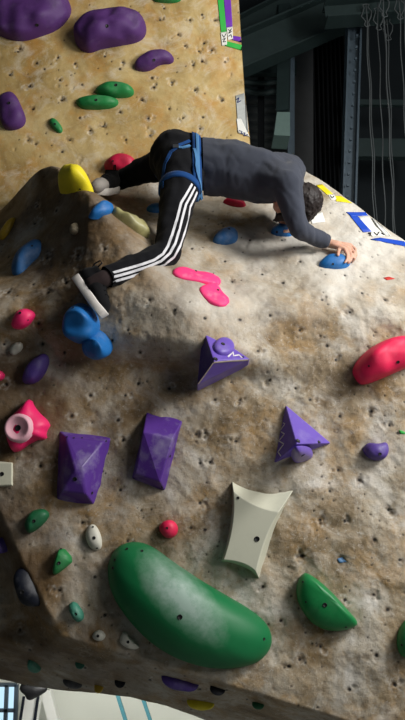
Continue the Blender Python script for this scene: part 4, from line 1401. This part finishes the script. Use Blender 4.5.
# shutters and pipes left of the pier
xa, xb = at(243, 100, 8.9).x - .3, at(287, 100, 8.9).x
o = corrug('roller_shutter', xa, xb, 0.86, at(0, 62, 8.9).z, 8.93, simple('grey shutter', srgb(92, 98, 98), .6), .11, .025)
tag(o, 'grey ribbed roller shutter in the dark behind the ochre panel', 'shutter')
px_bar('shutter_post', (261, 40), (261, DKY(8.4)), 8.4, .07, VOID, 'dark upright post in front of the roller shutter', 'post')
for i, (y0, lab) in enumerate([(71, 'upper dark pipe crossing the roller shutter'), (78, 'middle dark pipe crossing the roller shutter'), (85, 'lower sagging dark pipe crossing the roller shutter')]):
    mb = MB()
    pts = [at(226 + 14 * k, y0 + (3 + i * 2.5) * math.sin(k / 5 * math.pi), 8.15) for k in range(6)]
    mb.tube(pts, .035, 10)
    tag(mb.build('pipe', DARKG, None, True), lab, 'pipe', 'dark pipes across the shutter')
mb = MB(); mb.bar(at(230, 66, 8.1), at(296, 70, 8.1), .10, .16)
tag(mb.build('cable_tray', DARKG), 'dark cable tray above the pipes', 'tray')
du = thing('duct', 'dark duct with a pale green flared hood beside the thin pipe', 'duct', at(282, 112, 7.45))
mb = MB()
q = [at(277, 112, 7.3), at(290, 112, 7.3), at(290, 136, 7.3), at(274, 135, 7.3)]
mb.add(q + [p + Vector((0, .3, 0)) for p in q], [(0, 1, 2, 3), (7, 6, 5, 4), (0, 4, 5, 1), (1, 5, 6, 2), (2, 6, 7, 3), (3, 7, 4, 0)])
mb.build('hood', PALEG, du)
MB().bar(at(283, 114, 7.45), at(285, 8, 7.8), .12).build('pipe', DARKG, du)
# cross rails and ropes at the right
px_bar('cross_rail', (345, 149), (430, 150), 8.0, .10, DARKG, 'lower dark green rail behind the ropes', 'rail', 'rails behind the ropes', .2)
px_bar('cross_rail', (345, 103), (430, 104), 8.0, .06, DARKG, 'upper thin dark green rail behind the ropes', 'rail', 'rails behind the ropes')
hang = at(380, 5, 6.5).z
rx = [366, 371, 376.5, 380, 385.5, 390, 396, 401]
names = ['first', 'second', 'third', 'fourth', 'fifth', 'sixth', 'seventh', 'eighth']
for k, x in enumerate(rx):
    a = at(x, 8, 6.5)
    mb = MB()
    zb = at(x, 262, 6.5).z
    pts = []
    for i in range(30):
        z = hang - (hang - zb) * i / 29
        amp = .006 * math.sin(i * .8 + k)
        pts.append((a.x + amp + .012 * (i / 29) * math.sin(k * 2.2), 6.5 + .15 * math.sin(k * 1.7), z))
    mb.tube(pts, .005, 6)
    rp = mb.build('rope', ROPE, None, True)
    tag(rp, '%s hanging rope to the right of the steel column, counted from the left' % names[k], 'rope', 'hanging ropes')
    if k in (0, 2, 3, 5, 6):
        mb = MB()
        c = Vector((a.x, 6.5 + .15 * math.sin(k * 1.7) - .01, hang - .10 - .03 * (k % 3)))
        lp = [c + Vector((.035 * math.sin(t * 2 * math.pi / 14) + .015 * math.sin(t * 2.3), .01 * math.cos(t), .11 * math.cos(t * 2 * math.pi / 14))) for t in range(14)]
        mb.tube(lp, .005, 6, closed=True)
        mb.build('knot_loop', ROPE, rp, True)

# ------------------------------------------------------------------ the bright lower room seen under the lip
WHITEW = simple('white room wall', srgb(226, 228, 216), .8, var=.03, scale=2)
TEALP = simple('teal frame', srgb(70, 130, 140), .5)
YL = 8.2
struct(MB().box((0, YL + .1, -.13), (12, .2, 1.74)).build('wall_lower', WHITEW))
area_light('lower_room_lamp', (-.6, 6.4, .70), (-.6, 7.8, -.5), 1.4, 58, (1, .99, .95), 1.0)
w = thing('window_frame', 'window with blue daylight panes at the bottom left corner', 'window', at(2, 712, YL - .02))
w.name = 'window_1'
w['kind'] = 'structure'
f = MB()
x0, x1 = at(-14, 705, YL - .03).x, at(16, 705, YL - .03).x
zt, zb = at(0, 684, YL).z, at(0, 735, YL).z
for xx in (x0, (x0 + x1) / 2 + .05, x1):
    f.box((xx, YL - .03, (zt + zb) / 2), (.035, .05, zt - zb))
for zz in (zt, (zt + zb) / 2, zb):
    f.box(((x0 + x1) / 2, YL - .03, zz), (x1 - x0, .05, .03))
f.build('frame', STEELB, w)
MB().box(((x0 + x1) / 2, YL - .012, (zt + zb) / 2), (x1 - x0, .01, zt - zb)).build('pane', emitter('daylit glass', (.50, .74, .90), 1.2), w)
cb = thing('locker', 'white locker with dark edges below the left flank of the wall', 'locker', at(30, 712, 7.4))
a, b = at(22, 696, 7.4), at(35, 735, 7.4)
MB().box(((a.x + b.x) / 2, 7.5, (a.z + b.z) / 2), (b.x - a.x, .2, a.z - b.z), Matrix.Rotation(.12, 3, 'Y')).build('carcass', PAPER, cb)
for s in (-1, 1):
    MB().box(((a.x + b.x) / 2 + s * (b.x - a.x) / 2, 7.39, (a.z + b.z) / 2), (.022, .02, a.z - b.z), Matrix.Rotation(.12, 3, 'Y')).build('edge_trim', NAVY, cb)
mb = MB()
bag = blob([(at(25, 688, 7.0), .05, at(36, 690, 7.0), .06), (at(36, 690, 7.0), .06, at(44, 688, 7.0), .04), (at(32, 692, 7.0), .05, at(30, 697, 7.0), .035)], .02, 3)
bt = thing('bag', 'dark bag hanging over the white locker under the lip', 'bag', at(33, 693, 7.0))
bm_obj('sack', bag, BLACK, bt)
MB().tube([at(30, 694, 7.0), at(32, 670, 7.0), at(36, 670, 7.0), at(38, 694, 7.0)], .012, 6).build('strap', NAVY, bt, True)
px_bar('slanted_post', (116, 690), (128, 728), 7.6, .032, TEALP, 'left slanted teal post in front of the white lower wall', 'post', 'slanted teal posts')
px_bar('slanted_post', (140, 690), (153, 728), 7.6, .03, TEALP, 'right slanted teal post in front of the white lower wall', 'post', 'slanted teal posts')
px_bar('panel_board', (46, 690), (56, 728), 7.8, .09, PAPER, 'slim white board leaning beside the white locker', 'board')
for o in list(bpy.data.objects):
    if '_o' in o:
        del o['_o']
    if '_n' in o:
        del o['_n']
